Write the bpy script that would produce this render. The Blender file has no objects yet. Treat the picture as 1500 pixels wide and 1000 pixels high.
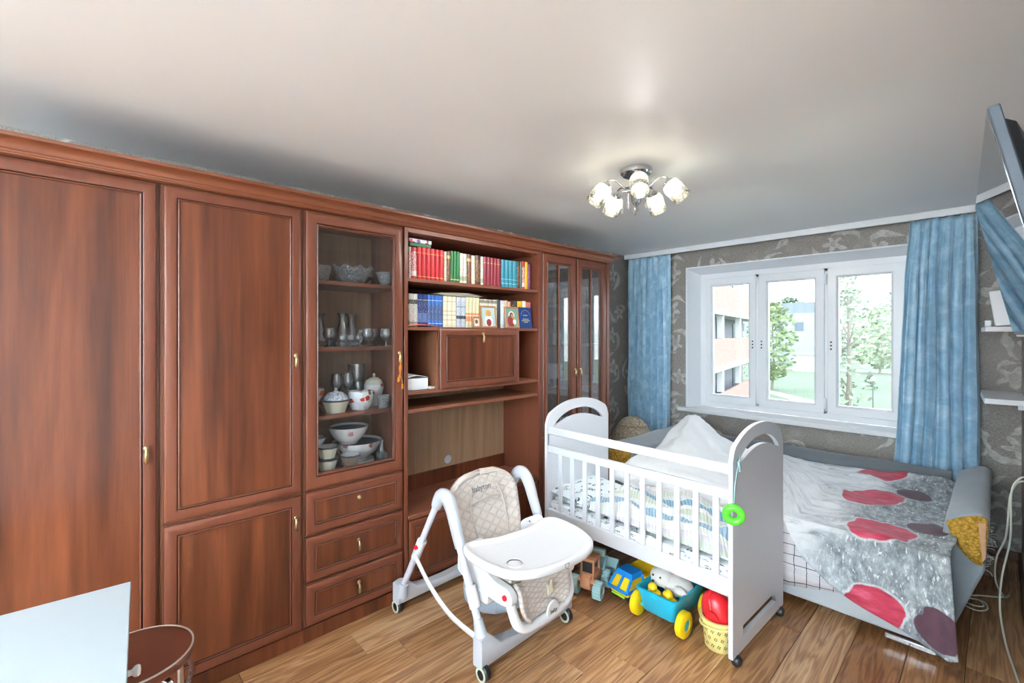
import bpy, bmesh, math, random
from mathutils import Vector, Matrix, noise

SC = bpy.context.scene
COL = SC.collection
RND = random.Random(11)
rad = math.radians

# ------------------------------------------------------------------ camera, world, lights, exposure
cam_data = bpy.data.cameras.new('camera')
cam_data.sensor_width = 36.0
cam_data.lens = 36.0 * 667.0 / 1500.0
cam_data.shift_y = -11.0 / 1500.0
cam_data.clip_start = 0.02
cam_data.clip_end = 600
cam = bpy.data.objects.new('camera', cam_data)
COL.objects.link(cam)
cam.location = (0, 0, 1.5)
cam.rotation_euler = (rad(90), 0, rad(46.8))
SC.camera = cam

SC.view_settings.view_transform = 'Standard'
SC.view_settings.look = 'None'
SC.view_settings.gamma = 1.0
SC.view_settings.use_curve_mapping = False
SC.view_settings.exposure = 1.27
SKY_STRENGTH = 2.9
BULB_W = 6.0
FLASH_W = 1800.0
PORTAL = True

world = bpy.data.worlds.new('overcast_sky')
SC.world = world
world.use_nodes = True
wn = world.node_tree
wn.nodes.clear()
w_out = wn.nodes.new('ShaderNodeOutputWorld')
w_bg = wn.nodes.new('ShaderNodeBackground')
w_tc = wn.nodes.new('ShaderNodeTexCoord')
w_sep = wn.nodes.new('ShaderNodeSeparateXYZ')
w_ramp = wn.nodes.new('ShaderNodeValToRGB')
w_ramp.color_ramp.elements[0].position = 0.0
w_ramp.color_ramp.elements[0].color = (0.55, 0.60, 0.55, 1)
w_ramp.color_ramp.elements[1].position = 0.02
w_ramp.color_ramp.elements[1].color = (0.92, 0.97, 1.0, 1)
e = w_ramp.color_ramp.elements.new(1.0)
e.color = (0.80, 0.90, 1.0, 1)
wn.links.new(w_tc.outputs['Generated'], w_sep.inputs[0])
wn.links.new(w_sep.outputs['Z'], w_ramp.inputs[0])
wn.links.new(w_ramp.outputs[0], w_bg.inputs['Color'])
w_bg.inputs['Strength'].default_value = SKY_STRENGTH
wn.links.new(w_bg.outputs[0], w_out.inputs[0])

def add_light(name, kind, loc, energy, color=(1, 1, 1), **kw):
    d = bpy.data.lights.new(name, kind)
    d.energy = energy
    d.color = color
    for k, v in kw.items():
        setattr(d, k, v)
    o = bpy.data.objects.new(name, d)
    COL.objects.link(o)
    o.location = loc
    return o

# daylight portal just outside the window glass (guides sky sampling, emits nothing itself)
pt = add_light('window_portal', 'AREA', (-1.26, 4.95, 1.43), 1.0, shape='RECTANGLE', size=1.7, size_y=1.45)
pt.rotation_euler = (rad(-90), 0, 0)
pt.data.cycles.is_portal = True
# the photographer's flash, held beside the camera and bounced off the pale wall behind
fl = add_light('bounce_flash', 'SPOT', (0.05, -1.20, 1.35), FLASH_W, (0.77, 0.915, 1.0),
               spot_size=rad(150), spot_blend=1.0, shadow_soft_size=0.06)
fl.rotation_euler = (rad(-114), 0, 0)      # towards the back wall and a little up

cy = SC.cycles
cy.max_bounces = 8
cy.diffuse_bounces = 5
cy.glossy_bounces = 4
cy.transmission_bounces = 6
cy.transparent_max_bounces = 24
cy.sample_clamp_indirect = 6.0
cy.caustics_reflective = False
cy.caustics_refractive = False
cy.use_denoising = True

# ------------------------------------------------------------------ materials
def C(h):
    h = h.lstrip('#')
    v = [int(h[i:i + 2], 16) / 255 for i in (0, 2, 4)]
    return tuple((x / 12.92 if x <= 0.04045 else ((x + 0.055) / 1.055) ** 2.4) for x in v) + (1,)

MATS = {}
def newmat(name):
    m = bpy.data.materials.new(name)
    m.use_nodes = True
    nt = m.node_tree
    b = next(n for n in nt.nodes if n.type == 'BSDF_PRINCIPLED')
    MATS[name] = m
    return m, nt, b

class G:
    """tiny node-graph helper"""
    def __init__(s, nt): s.nt = nt
    def n(s, t, **kw):
        x = s.nt.nodes.new(t)
        for k, v in kw.items(): setattr(x, k, v)
        return x
    def put(s, sock, v):
        if hasattr(v, 'is_output'): s.nt.links.new(v, sock)
        elif v is not None: sock.default_value = v
    def math(s, op, a, b=None, c=None, clamp=False):
        x = s.n('ShaderNodeMath', operation=op); x.use_clamp = clamp
        s.put(x.inputs[0], a)
        if b is not None: s.put(x.inputs[1], b)
        if c is not None: s.put(x.inputs[2], c)
        return x.outputs[0]
    def vmath(s, op, a, b=None):
        x = s.n('ShaderNodeVectorMath', operation=op)
        s.put(x.inputs[0], a)
        if op == 'SCALE': x.inputs['Scale'].default_value = b
        elif b is not None: s.put(x.inputs[1], b)
        return x.outputs['Value'] if op in ('LENGTH', 'DOT_PRODUCT', 'DISTANCE') else x.outputs[0]
    def obj(s): return s.n('ShaderNodeTexCoord').outputs['Object']
    def uv(s): return s.n('ShaderNodeTexCoord').outputs['UV']
    def rand(s): return s.n('ShaderNodeObjectInfo').outputs['Random']
    def sep(s, v):
        x = s.n('ShaderNodeSeparateXYZ'); s.put(x.inputs[0], v); return x.outputs
    def comb(s, x_, y_, z_=0.0):
        x = s.n('ShaderNodeCombineXYZ')
        s.put(x.inputs[0], x_); s.put(x.inputs[1], y_); s.put(x.inputs[2], z_)
        return x.outputs[0]
    def scale(s, v, sc, off=None):
        x = s.n('ShaderNodeMapping')
        s.put(x.inputs['Vector'], v); x.inputs['Scale'].default_value = sc
        if off is not None: s.put(x.inputs['Location'], off)
        return x.outputs[0]
    def noise(s, v, sc, detail=2, rough=0.5, dist=0.0):
        x = s.n('ShaderNodeTexNoise')
        s.put(x.inputs['Vector'], v); x.inputs['Scale'].default_value = sc
        x.inputs['Detail'].default_value = detail; x.inputs['Roughness'].default_value = rough
        x.inputs['Distortion'].default_value = dist
        return x.outputs['Fac']
    def wave(s, v, sc, dist=0, detail=2, dscale=1, axis='X', kind='BANDS'):
        x = s.n('ShaderNodeTexWave', wave_type=kind)
        if kind == 'BANDS': x.bands_direction = axis
        else: x.rings_direction = axis
        s.put(x.inputs['Vector'], v); x.inputs['Scale'].default_value = sc
        x.inputs['Distortion'].default_value = dist; x.inputs['Detail'].default_value = detail
        x.inputs['Detail Scale'].default_value = dscale
        return x.outputs['Fac']
    def ramp(s, f, stops, interp='LINEAR'):
        x = s.n('ShaderNodeValToRGB'); x.color_ramp.interpolation = interp
        el = x.color_ramp.elements
        while len(el) > 1: el.remove(el[0])
        for i, (p, c) in enumerate(stops):
            q = el[0] if i == 0 else el.new(p)
            q.position = p; q.color = C(c) if isinstance(c, str) else c
        s.put(x.inputs[0], f)
        return x.outputs[0]
    def mix(s, f, a, b, mode='MIX'):
        x = s.n('ShaderNodeMix', data_type='RGBA', blend_type=mode)
        s.put(x.inputs[0], f)
        s.put(x.inputs[6], C(a) if isinstance(a, str) else a)
        s.put(x.inputs[7], C(b) if isinstance(b, str) else b)
        return x.outputs[2]
    def bump(s, b, h, strength=0.3, dist=0.01):
        x = s.n('ShaderNodeBump'); s.put(x.inputs['Height'], h)
        x.inputs['Strength'].default_value = strength; x.inputs['Distance'].default_value = dist
        s.nt.links.new(x.outputs[0], b.inputs['Normal'])

def simple(name, col, rough=0.5, metal=0.0, spec=0.5, var=0.0, sc=30, sheen=0.0, bump=0.0, coat=0.0, emit=0.0):
    m, nt, b = newmat(name); g = G(nt)
    b.inputs['Roughness'].default_value = rough
    b.inputs['Metallic'].default_value = metal
    b.inputs['Specular IOR Level'].default_value = spec
    if coat:
        b.inputs['Coat Weight'].default_value = coat; b.inputs['Coat Roughness'].default_value = 0.1
    if sheen:
        b.inputs['Sheen Weight'].default_value = sheen; b.inputs['Sheen Roughness'].default_value = 0.4
    c = C(col)
    nf = g.noise(g.obj(), sc, 3)
    if var:
        d = tuple(x * (1 - var) for x in c[:3]) + (1,)
        g.put(b.inputs['Base Color'], g.mix(nf, c, d))
    else:
        d = tuple(x * 0.97 for x in c[:3]) + (1,)
        g.put(b.inputs['Base Color'], g.mix(nf, c, d))
    if bump: g.bump(b, nf, bump, 0.004)
    if emit:
        b.inputs['Emission Color'].default_value = c; b.inputs['Emission Strength'].default_value = emit
    return m

def wood(name, dark, mid, light, ax='z', sc=1.0, rough=0.3, streak=1.0, coat=0.10):
    """grain runs along axis ax of the object's own coordinates"""
    m, nt, b = newmat(name); g = G(nt)
    s = {'z': (9, 9, 0.55), 'y': (9, 0.55, 9), 'x': (0.55, 9, 9)}[ax]
    off = g.comb(g.math('MULTIPLY', g.rand(), 37.0), g.math('MULTIPLY', g.rand(), 11.0), g.math('MULTIPLY', g.rand(), 23.0))
    v = g.scale(g.obj(), tuple(q * sc for q in s), off)
    broad = g.noise(v, 1.0, 4, 0.55, 0.9)
    fine = g.noise(g.scale(g.obj(), tuple(q * sc * 6 for q in s), off), 1.0, 3, 0.6)
    f = g.math('ADD', g.math('MULTIPLY', broad, 0.75 * streak), g.math('MULTIPLY', fine, 0.25 * streak))
    f = g.math('ADD', f, 0.5 * (1 - streak))
    g.put(b.inputs['Base Color'], g.ramp(f, [(0.28, dark), (0.48, mid), (0.68, light)]))
    b.inputs['Roughness'].default_value = rough
    b.inputs['Specular IOR Level'].default_value = 0.4
    b.inputs['Coat Weight'].default_value = coat
    b.inputs['Coat Roughness'].default_value = 0.25
    g.bump(b, fine, 0.06, 0.002)
    return m

def thin_glass(name, tint='#ffffff', rough=0.02, base=0.04, scale=1.0, veil=0.0, cut=0.0):
    """clear thin glass: transparent plus fresnel reflection (and a pale diffuse veil that lightens it)"""
    m = bpy.data.materials.new(name); m.use_nodes = True; MATS[name] = m
    nt = m.node_tree; nt.nodes.clear(); g = G(nt)
    out = g.n('ShaderNodeOutputMaterial')
    t = g.n('ShaderNodeBsdfTransparent'); t.inputs[0].default_value = C(tint)
    gl = g.n('ShaderNodeBsdfGlossy'); gl.inputs['Roughness'].default_value = rough
    fr = g.n('ShaderNodeFresnel'); fr.inputs['IOR'].default_value = 1.5
    f = g.math('ADD', g.math('MULTIPLY', fr.outputs[0], scale), base - 0.04, clamp=True)
    mx = g.n('ShaderNodeMixShader')
    g.put(mx.inputs[0], f); nt.links.new(t.outputs[0], mx.inputs[1]); nt.links.new(gl.outputs[0], mx.inputs[2])
    res = mx.outputs[0]
    if cut:
        vo = g.n('ShaderNodeTexVoronoi'); g.put(vo.inputs['Vector'], g.obj()); vo.inputs['Scale'].default_value = cut
        bp = g.n('ShaderNodeBump'); g.put(bp.inputs['Height'], vo.outputs['Distance']); bp.inputs['Strength'].default_value = 1.0; bp.inputs['Distance'].default_value = 0.012
        nt.links.new(bp.outputs[0], gl.inputs['Normal']); nt.links.new(bp.outputs[0], fr.inputs['Normal'])
    if veil:  # brightness put into the colour: pale diffuse mixed in to lighten the glass
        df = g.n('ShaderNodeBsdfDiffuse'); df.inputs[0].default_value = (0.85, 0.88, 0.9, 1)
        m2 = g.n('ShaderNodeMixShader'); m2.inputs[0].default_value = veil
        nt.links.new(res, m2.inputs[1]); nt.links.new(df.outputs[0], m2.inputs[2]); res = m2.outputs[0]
    nt.links.new(res, out.inputs[0])
    return m

wood('walnut_frame', '#502a1c', '#683827', '#77452f', 'z', 1.0, 0.34, 0.5)
wood('walnut_frame_across', '#552c1e', '#6e3c29', '#7d4932', 'y', 1.0, 0.34, 0.5)
wood('walnut_panel', '#361a10', '#5b2f1c', '#784128', 'z', 0.75, 0.30, 1.15)
wood('walnut_cornice', '#5a3020', '#73402a', '#854e36', 'y', 1.0, 0.30, 0.5)
wood('walnut_inside', '#54311f', '#724833', '#875a42', 'z', 0.8, 0.4, 1.0, 0.1)
wood('walnut_shelf', '#5a3325', '#744431', '#83503b', 'y', 1.0, 0.34, 0.7)
wood('walnut_backboard', '#8a6a50', '#9c7b5e', '#ab8a6c', 'z', 1.6, 0.5, 1.0, 0.05)
simple('groove_dark', '#2c150d', 0.5)
simple('brass', '#a8946a', 0.3, 1.0)
simple('chrome', '#c9ccd0', 0.10, 1.0)
simple('steel_grey', '#8d8f8f', 0.35, 0.9)
simple('white_plastic', '#e4e6ea', 0.28, 0, 0.5)
simple('white_paint', '#dde0e6', 0.34, 0, 0.5)
simple('upvc', '#f8fbff', 0.25, 0, 0.5)
simple('reveal_white', '#f2f6fb', 0.6)
simple('sill_white', '#f2f4f7', 0.22)
simple('grey_plastic', '#bdc1ca', 0.35)
simple('tube_lilac', '#cfd2e0', 0.3)
simple('black_rubber', '#1d1f22', 0.45)
simple('black_plastic', '#17181b', 0.35)
simple('dark_slot', '#1a1210', 0.8)
simple('wheel_rim_cream', '#c9ccb8', 0.5)
simple('red_plastic', '#d8162b', 0.35)
simple('orange_cord', '#b8701c', 0.8)
simple('bulb', '#fff6e2', 0.5, emit=34.0)
thin_glass('window_glass', '#f7fbff', 0.0, 0.04, 0.8)
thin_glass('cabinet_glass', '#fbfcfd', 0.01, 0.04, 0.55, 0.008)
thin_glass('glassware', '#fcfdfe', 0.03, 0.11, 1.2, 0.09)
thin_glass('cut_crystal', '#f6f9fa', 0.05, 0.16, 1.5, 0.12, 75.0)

# ------------------------------------------------------------------ geometry helpers
XF = {}
def V(*a): return Vector(a)

class MB:
    def __init__(s): s.v = []; s.f = []; s.m = []; s.uvf = None; s.mi = 0; s.uv = {}
    def add(s, vs, fs):
        o = len(s.v)
        s.v.extend([tuple(p) for p in vs])
        for f in fs:
            s.f.append(tuple(i + o for i in f)); s.m.append(s.mi)
        return s
    def mat(s, i): s.mi = i; return s
    def box(s, x0, x1, y0, y1, z0, z1):
        vs = [(x, y, z) for x in (x0, x1) for y in (y0, y1) for z in (z0, z1)]
        return s.add(vs, [(0, 1, 3, 2), (4, 6, 7, 5), (0, 4, 5, 1), (2, 3, 7, 6), (0, 2, 6, 4), (1, 5, 7, 3)])
    def obox(s, c, size, rot=None):
        """box of given size centred on c, turned by a Matrix"""
        h = [q / 2 for q in size]
        vs = []
        for x in (-1, 1):
            for y in (-1, 1):
                for z in (-1, 1):
                    p = Vector((x * h[0], y * h[1], z * h[2]))
                    if rot is not None: p = rot @ p
                    vs.append(p + Vector(c))
        return s.add(vs, [(0, 1, 3, 2), (4, 6, 7, 5), (0, 4, 5, 1), (2, 3, 7, 6), (0, 2, 6, 4), (1, 5, 7, 3)])
    def loft(s, rings, cap0=True, cap1=True, closed=True):
        n = len(rings[0]); vs = [p for r in rings for p in r]; fs = []
        for i in range(len(rings) - 1):
            for j in range(n if closed else n - 1):
                k = (j + 1) % n
                fs.append((i * n + j, i * n + k, (i + 1) * n + k, (i + 1) * n + j))
        if cap0: fs.append(tuple(range(n))[::-1])
        if cap1: fs.append(tuple((len(rings) - 1) * n + j for j in range(n)))
        return s.add(vs, fs)
    def tube(s, pts, r, n=10, closed=False, flat=None):
        P = [Vector(p) for p in pts]; m = len(P)
        rs = r if isinstance(r, (list, tuple)) else [r] * m
        T = []
        for i in range(m):
            a = P[(i - 1) % m] if (closed or i > 0) else P[i]
            b = P[(i + 1) % m] if (closed or i < m - 1) else P[i]
            T.append((b - a).normalized())
        up = Vector((0, 0, 1)) if abs(T[0].z) < 0.9 else Vector((1, 0, 0))
        nrm = (up - T[0] * up.dot(T[0])).normalized()
        rings = []
        for i in range(m):
            nrm = (nrm - T[i] * nrm.dot(T[i]))
            if nrm.length < 1e-6: nrm = T[i].orthogonal()
            nrm.normalize(); bn = T[i].cross(nrm)
            fx = flat or (1, 1)
            rings.append([P[i] + (nrm * math.cos(2 * math.pi * k / n) * fx[0] + bn * math.sin(2 * math.pi * k / n) * fx[1]) * rs[i] for k in range(n)])
        if closed: rings.append(rings[0]); return s.loft(rings, False, False)
        return s.loft(rings)
    def lathe(s, prof, c=(0, 0, 0), n=20, axis='z', rot=None, ripple=None, cap=True):
        rings = []
        for (r, z) in prof:
            ring = []
            for k in range(n):
                a = 2 * math.pi * k / n
                q = r * (1 + (ripple(a, z) if ripple else 0))
                p = Vector((q * math.cos(a), q * math.sin(a), z))
                if axis == 'x': p = Vector((p.z, p.x, p.y))
                elif axis == 'y': p = Vector((p.x, p.z, p.y))
                if rot is not None: p = rot @ p
                ring.append(p + Vector(c))
            rings.append(ring)
        return s.loft(rings, cap, cap)
    def ball(s, c, rx, ry=None, rz=None, n=16, m=10, rot=None, f=None):
        ry = ry or rx; rz = rz or rx
        rings = []
        for i in range(m + 1):
            t = math.pi * i / m; ring = []
            for k in range(n):
                a = 2 * math.pi * k / n
                d = Vector((math.sin(t) * math.cos(a), math.sin(t) * math.sin(a), -math.cos(t)))
                q = f(d) if f else 1
                p = Vector((d.x * rx, d.y * ry, d.z * rz)) * q
                if rot is not None: p = rot @ p
                ring.append(p + Vector(c))
            rings.append(ring)
        return s.loft(rings)
    def prism(s, poly, ax, c0, c1):
        """poly of 2-D points; ax = axis of extrusion"""
        def P(a, b, c):
            return {'x': (c, a, b), 'y': (a, c, b), 'z': (a, b, c)}[ax]
        return s.loft([[P(a, b, c0) for a, b in poly], [P(a, b, c1) for a, b in poly]])
    def sheet(s, fn, nu, nv, uvfn=None):
        o = len(s.v)
        s.v.extend([tuple(fn(i / nu, j / nv)) for j in range(nv + 1) for i in range(nu + 1)])
        for j in range(nv):
            for i in range(nu):
                a = o + j * (nu + 1) + i
                s.f.append((a, a + 1, a + nu + 2, a + nu + 1)); s.m.append(s.mi)
        if uvfn:
            for j in range(nv + 1):
                for i in range(nu + 1):
                    s.uv[o + j * (nu + 1) + i] = uvfn(i / nu, j / nv)
        return s
    def xform(s, M, start=0):
        for i in range(start, len(s.v)): s.v[i] = tuple(M @ Vector(s.v[i]))
        return s
    def build(s, name, mats, parent=None, world=True, bevel=0.0, bseg=2, angle=38, subsurf=0, solid=0.0, soff=0.0, recalc=True):
        me = bpy.data.meshes.new(name)
        inv = XF[parent.name].inverted() if (parent is not None and world) else None
        vs = [tuple(inv @ Vector(p)) for p in s.v] if inv is not None else s.v
        me.from_pydata(vs, [], s.f)
        if not isinstance(mats, (list, tuple)): mats = [mats]
        for m in mats: me.materials.append(MATS[m] if isinstance(m, str) else m)
        if len(mats) > 1: me.polygons.foreach_set('material_index', s.m)
        if recalc:
            bm = bmesh.new(); bm.from_mesh(me)
            bmesh.ops.recalc_face_normals(bm, faces=bm.faces); bm.to_mesh(me); bm.free()
        if s.uv:
            ul = me.uv_layers.new(name='UVMap')
            for l in me.loops: ul.data[l.index].uv = s.uv.get(l.vertex_index, (0, 0))
        me.polygons.foreach_set('use_smooth', [True] * len(me.polygons))
        me.set_sharp_from_angle(angle=rad(angle))
        me.update()
        o = bpy.data.objects.new(name, me); COL.objects.link(o)
        if parent is not None:
            o.parent = parent; XF[o.name] = XF[parent.name]
        else: XF[o.name] = Matrix.Identity(4)
        if solid:
            md = o.modifiers.new('thickness', 'SOLIDIFY'); md.thickness = solid; md.offset = soff
        if bevel:
            md = o.modifiers.new('bevel', 'BEVEL'); md.width = bevel; md.segments = bseg
            md.limit_method = 'ANGLE'; md.angle_limit = rad(40); md.use_clamp_overlap = True
        if subsurf:
            md = o.modifiers.new('subsurf', 'SUBSURF'); md.levels = subsurf; md.render_levels = subsurf
        return o

def tag(o, label=None, cat=None, group=None, kind=None):
    if label: o['label'] = label
    if cat: o['category'] = cat
    if group: o['group'] = group
    if kind: o['kind'] = kind
    return o

def thing(name, label, cat, loc=(0, 0, 0), rz=0.0, group=None):
    o = bpy.data.objects.new(name, None); COL.objects.link(o)
    o.empty_display_size = 0.05
    o.location = loc; o.rotation_euler = (0, 0, rz)
    XF[o.name] = Matrix.Translation(loc) @ Matrix.Rotation(rz, 4, 'Z')
    return tag(o, label, cat, group)

def dup(root, loc, label, rz=None, scale=None):
    """copy of a thing (Empty or mesh) with copies of its parts and sub-parts"""
    r = root.copy(); COL.objects.link(r); r.location = loc
    if rz is not None: r.rotation_euler = (0, 0, rz)
    if scale: r.scale = (scale,) * 3
    if label: r['label'] = label
    for ch in list(root.children):
        c = ch.copy(); COL.objects.link(c); c.parent = r
        for g in ch.children:
            d = g.copy(); COL.objects.link(d); d.parent = c
    return r

def text_part(name, body, size, M, mat, parent, world=True, depth=0.0006):
    cu = bpy.data.curves.new('lettering', 'FONT'); cu.body = body; cu.size = size
    cu.align_x = 'CENTER'; cu.align_y = 'CENTER'; cu.extrude = depth
    t = bpy.data.objects.new('lettering', cu); COL.objects.link(t)
    bpy.context.view_layer.update()
    me = bpy.data.meshes.new_from_object(t)
    bpy.data.objects.remove(t)
    me.transform((XF[parent.name].inverted() @ M) if world else M)
    me.materials.clear(); me.materials.append(MATS[mat])
    o = bpy.data.objects.new(name, me); COL.objects.link(o); o.parent = parent; XF[o.name] = XF[parent.name]
    return o

def lerp(a, b, t): return a + (b - a) * t
def spline(pts, n=8):
    """Catmull-Rom through pts"""
    P = [Vector(p) for p in pts]; out = []
    for i in range(len(P) - 1):
        p0 = P[max(i - 1, 0)]; p1 = P[i]; p2 = P[i + 1]; p3 = P[min(i + 2, len(P) - 1)]
        for k in range(n):
            t = k / n
            out.append(0.5 * ((2 * p1) + (p2 - p0) * t + (2 * p0 - 5 * p1 + 4 * p2 - p3) * t * t + (3 * p1 - p0 - 3 * p2 + p3) * t ** 3))
    out.append(P[-1]); return out
ORD = ['first', 'second', 'third', 'fourth', 'fifth', 'sixth', 'seventh', 'eighth', 'ninth', 'tenth']
def fbm(x, y, z=0.0): return noise.fractal(Vector((x, y, z)), 1.0, 2.0, 3)
# ------------------------------------------------------------------ room materials
def mat_floor():
    m, nt, b = newmat('oak_plank'); g = G(nt)
    r = g.rand()
    off = g.comb(g.math('MULTIPLY', r, 53.0), g.math('MULTIPLY', r, 17.0), g.math('MULTIPLY', r, 31.0))
    v = g.scale(g.obj(), (13.0, 1.0, 1.0), off)
    warp = g.noise(v, 1.3, 3, 0.5, 0.4)
    rings = g.math('SINE', g.math('MULTIPLY', warp, 42.0))
    rings = g.math('MULTIPLY_ADD', rings, 0.5, 0.5)
    streak = g.noise(g.scale(g.obj(), (130.0, 3.0, 1.0), off), 1.0, 3, 0.6)
    f = g.math('ADD', g.math('MULTIPLY', rings, 0.22), g.math('MULTIPLY', streak, 0.5))
    f = g.math('ADD', f, g.math('MULTIPLY', g.noise(v, 0.7, 2), 0.4))
    col = g.ramp(f, [(0.25, '#6b4832'), (0.50, '#a87c57'), (0.78, '#d2ab83')])
    tone = g.ramp(r, [(0.0, '#bda994'), (0.5, '#eadfcf'), (1.0, '#ffffff')])
    g.put(b.inputs['Base Color'], g.mix(1.0, col, tone, 'MULTIPLY'))
    b.inputs['Roughness'].default_value = 0.36
    b.inputs['Specular IOR Level'].default_value = 0.45
    g.bump(b, f, 0.08, 0.002)
mat_floor()
simple('plank_joint', '#4a3320', 0.8)

def mat_wallpaper(name, a, c):
    m, nt, b = newmat(name); g = G(nt)
    xyz = g.sep(g.obj())
    p = g.comb(xyz[a], xyz[c], 0.0)
    fabric = g.math('ADD', g.math('MULTIPLY', g.noise(g.scale(p, (260, 60, 1)), 1.0, 2), 0.5), g.math('MULTIPLY', g.noise(g.scale(p, (60, 260, 1)), 1.0, 2), 0.5))
    base = g.ramp(fabric, [(0.3, '#645f5b'), (0.5, '#8a837d'), (0.72, '#aaa29b')])
    vo = g.n('ShaderNodeTexVoronoi', voronoi_dimensions='2D', feature='F1')
    wob = g.n('ShaderNodeTexNoise'); g.put(wob.inputs['Vector'], p); wob.inputs['Scale'].default_value = 6.0; wob.inputs['Detail'].default_value = 3
    q = g.scale(g.vmath('ADD', p, g.vmath('SCALE', g.vmath('SUBTRACT', wob.outputs['Color'], (.5, .5, .5)), .12)), (2.9, 2.9, 1))
    g.put(vo.inputs['Vector'], q); vo.inputs['Scale'].default_value = 1.0; vo.inputs['Randomness'].default_value = 0.55
    loc = g.vmath('SUBTRACT', q, vo.outputs['Position'])
    L = g.sep(loc); r = vo.outputs['Distance']
    th = g.math('ARCTAN2', L[1], L[0])
    ph = g.math('MULTIPLY', g.sep(vo.outputs['Color'])[0], 6.28)
    pet = g.math('SINE', g.math('MULTIPLY_ADD', th, 5.0, ph))
    fl_r = g.math('MULTIPLY_ADD', pet, 0.075, 0.20)
    flower = g.math('MULTIPLY', g.math('SUBTRACT', fl_r, r), 40.0, clamp=True)
    heart = g.math('MULTIPLY', g.math('SUBTRACT', r, 0.07), 30.0, clamp=True)
    flower = g.math('MULTIPLY', flower, g.math('MULTIPLY_ADD', heart, 0.6, 0.4))
    sp = g.math('SINE', g.math('ADD', g.math('MULTIPLY_ADD', th, 2.0, ph), g.math('MULTIPLY', g.math('LOGARITHM', g.math('ADD', r, 0.01), 2.718), 4.2)))
    sp = g.math('MULTIPLY', g.math('SUBTRACT', sp, 0.62), 6.0, clamp=True)
    band = g.math('MULTIPLY', g.math('MULTIPLY', g.math('SUBTRACT', r, 0.26), 30, clamp=True), g.math('MULTIPLY', g.math('SUBTRACT', 0.50, r), 30, clamp=True))
    scroll = g.math('MULTIPLY', sp, band)
    orn = g.math('MAXIMUM', flower, scroll)
    worn = g.math('MULTIPLY', g.math('SUBTRACT', g.noise(p, 22, 4, 0.6), 0.30), 3.5, clamp=True)
    orn = g.math('MULTIPLY', orn, g.math('MULTIPLY_ADD', worn, 0.75, 0.2))
    blotch = g.math('MULTIPLY', g.math('SUBTRACT', g.noise(p, 7.0, 4, 0.65), 0.52), 3.0, clamp=True)
    orn = g.math('MAXIMUM', orn, g.math('MULTIPLY', blotch, 0.40))
    colr = g.mix(g.math('MULTIPLY', orn, 0.58), base, '#dedbd6')
    g.put(b.inputs['Base Color'], colr)
    b.inputs['Roughness'].default_value = 0.62
    g.bump(b, g.math('ADD', g.math('MULTIPLY', orn, 0.7), g.math('MULTIPLY', fabric, 0.3)), 0.25, 0.002)
mat_wallpaper('wallpaper_xz', 0, 2)
mat_wallpaper('wallpaper_yz', 1, 2)

m, nt, b = newmat('ceiling_satin'); g = G(nt)
g.put(b.inputs['Base Color'], g.mix(g.noise(g.obj(), 1.5, 2), '#eef1f3', '#ebeef0'))
b.inputs['Roughness'].default_value = 0.45
b.inputs['Specular IOR Level'].default_value = 0.3
simple('wall_pale', '#dadcdd', .7)
simple('baseboard_brown', '#5a4032', 0.5)

# ------------------------------------------------------------------ room shell
XL, XR, YW, YB, ZC = -2.84, 0.112, 4.5, -3.2, 2.37
XA, YA = 1.5, 0.7            # the room widens to the right behind the camera
fl_o = MB().box(XL - .1, XA + .1, YB - .1, YW + .02, -0.06, -0.0045).build('floor', 'plank_joint')
tag(fl_o, 'oak plank floor of the room', kind='structure')
plank_cache = {}
def plank(x0, y0, y1):
    w, L = 0.1900, round(y1 - y0, 3)
    if L < 0.01: return
    if L not in plank_cache:
        o = MB().box(0, w, 0, L - .002, -0.006, 0).build('plank', 'oak_plank', fl_o, world=False, bevel=0.0015, bseg=1)
        plank_cache[L] = o
    else:
        o = plank_cache[L].copy(); COL.objects.link(o)
    o.location = (x0, y0, 0)
joints = {5: 1.61, 6: 1.81, 2: 1.12, 8: 2.62, 11: 2.85, 4: 0.75, 7: 1.35, 3: 2.05, 9: 1.95, 10: 2.30, 12: 1.7}
for i in range(-3, 21):
    x0 = -2.405 + 0.1925 * i
    if x0 > XA or x0 + .19 < XL - .05: continue
    j = joints.get(i + 0, 0.5 + (i * 0.47) % 1.2)
    ys = [YB] + [round(j + 1.2 * k, 3) for k in range(-5, 6) if YB + .02 < j + 1.2 * k < YW] + [YW]
    if x0 > XR: ys = [y for y in ys if y < YA] + [YA]
    for a, c in zip(ys, ys[1:]): plank(x0, a, c)

def struct(name, mb, mat, label, **kw):
    return tag(mb.build(name, mat, **kw), label, kind='structure')
struct('ceiling', MB().box(XL - .1, XA + .1, YB - .1, YW + .1, ZC, ZC + .1), 'ceiling_satin', 'white satin stretch ceiling')
struct('wall_left', MB().box(XL - .1, XL, YB - .1, YW + .1, -.05, ZC + .05), 'wallpaper_yz', 'grey patterned wallpaper wall behind the wall unit')
struct('wall_right', MB().box(XR, XR + .1, YA, YW + .1, -.05, ZC + .05), 'wallpaper_yz', 'grey patterned wallpaper wall behind the television')
struct('wall_front', MB().box(XR + .1, XA + .1, YA, YA + .1, -.05, ZC + .05), 'wall_pale', 'short wall beside the camera')
struct('wall_side', MB().box(XA, XA + .1, YB - .1, YA, -.05, ZC + .05), 'wall_pale', 'side wall behind the camera')
struct('wall_back', MB().box(XL - .1, XA + .1, YB - .1, YB, -.05, ZC + .05), 'wall_pale', 'back wall behind the camera')

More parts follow.
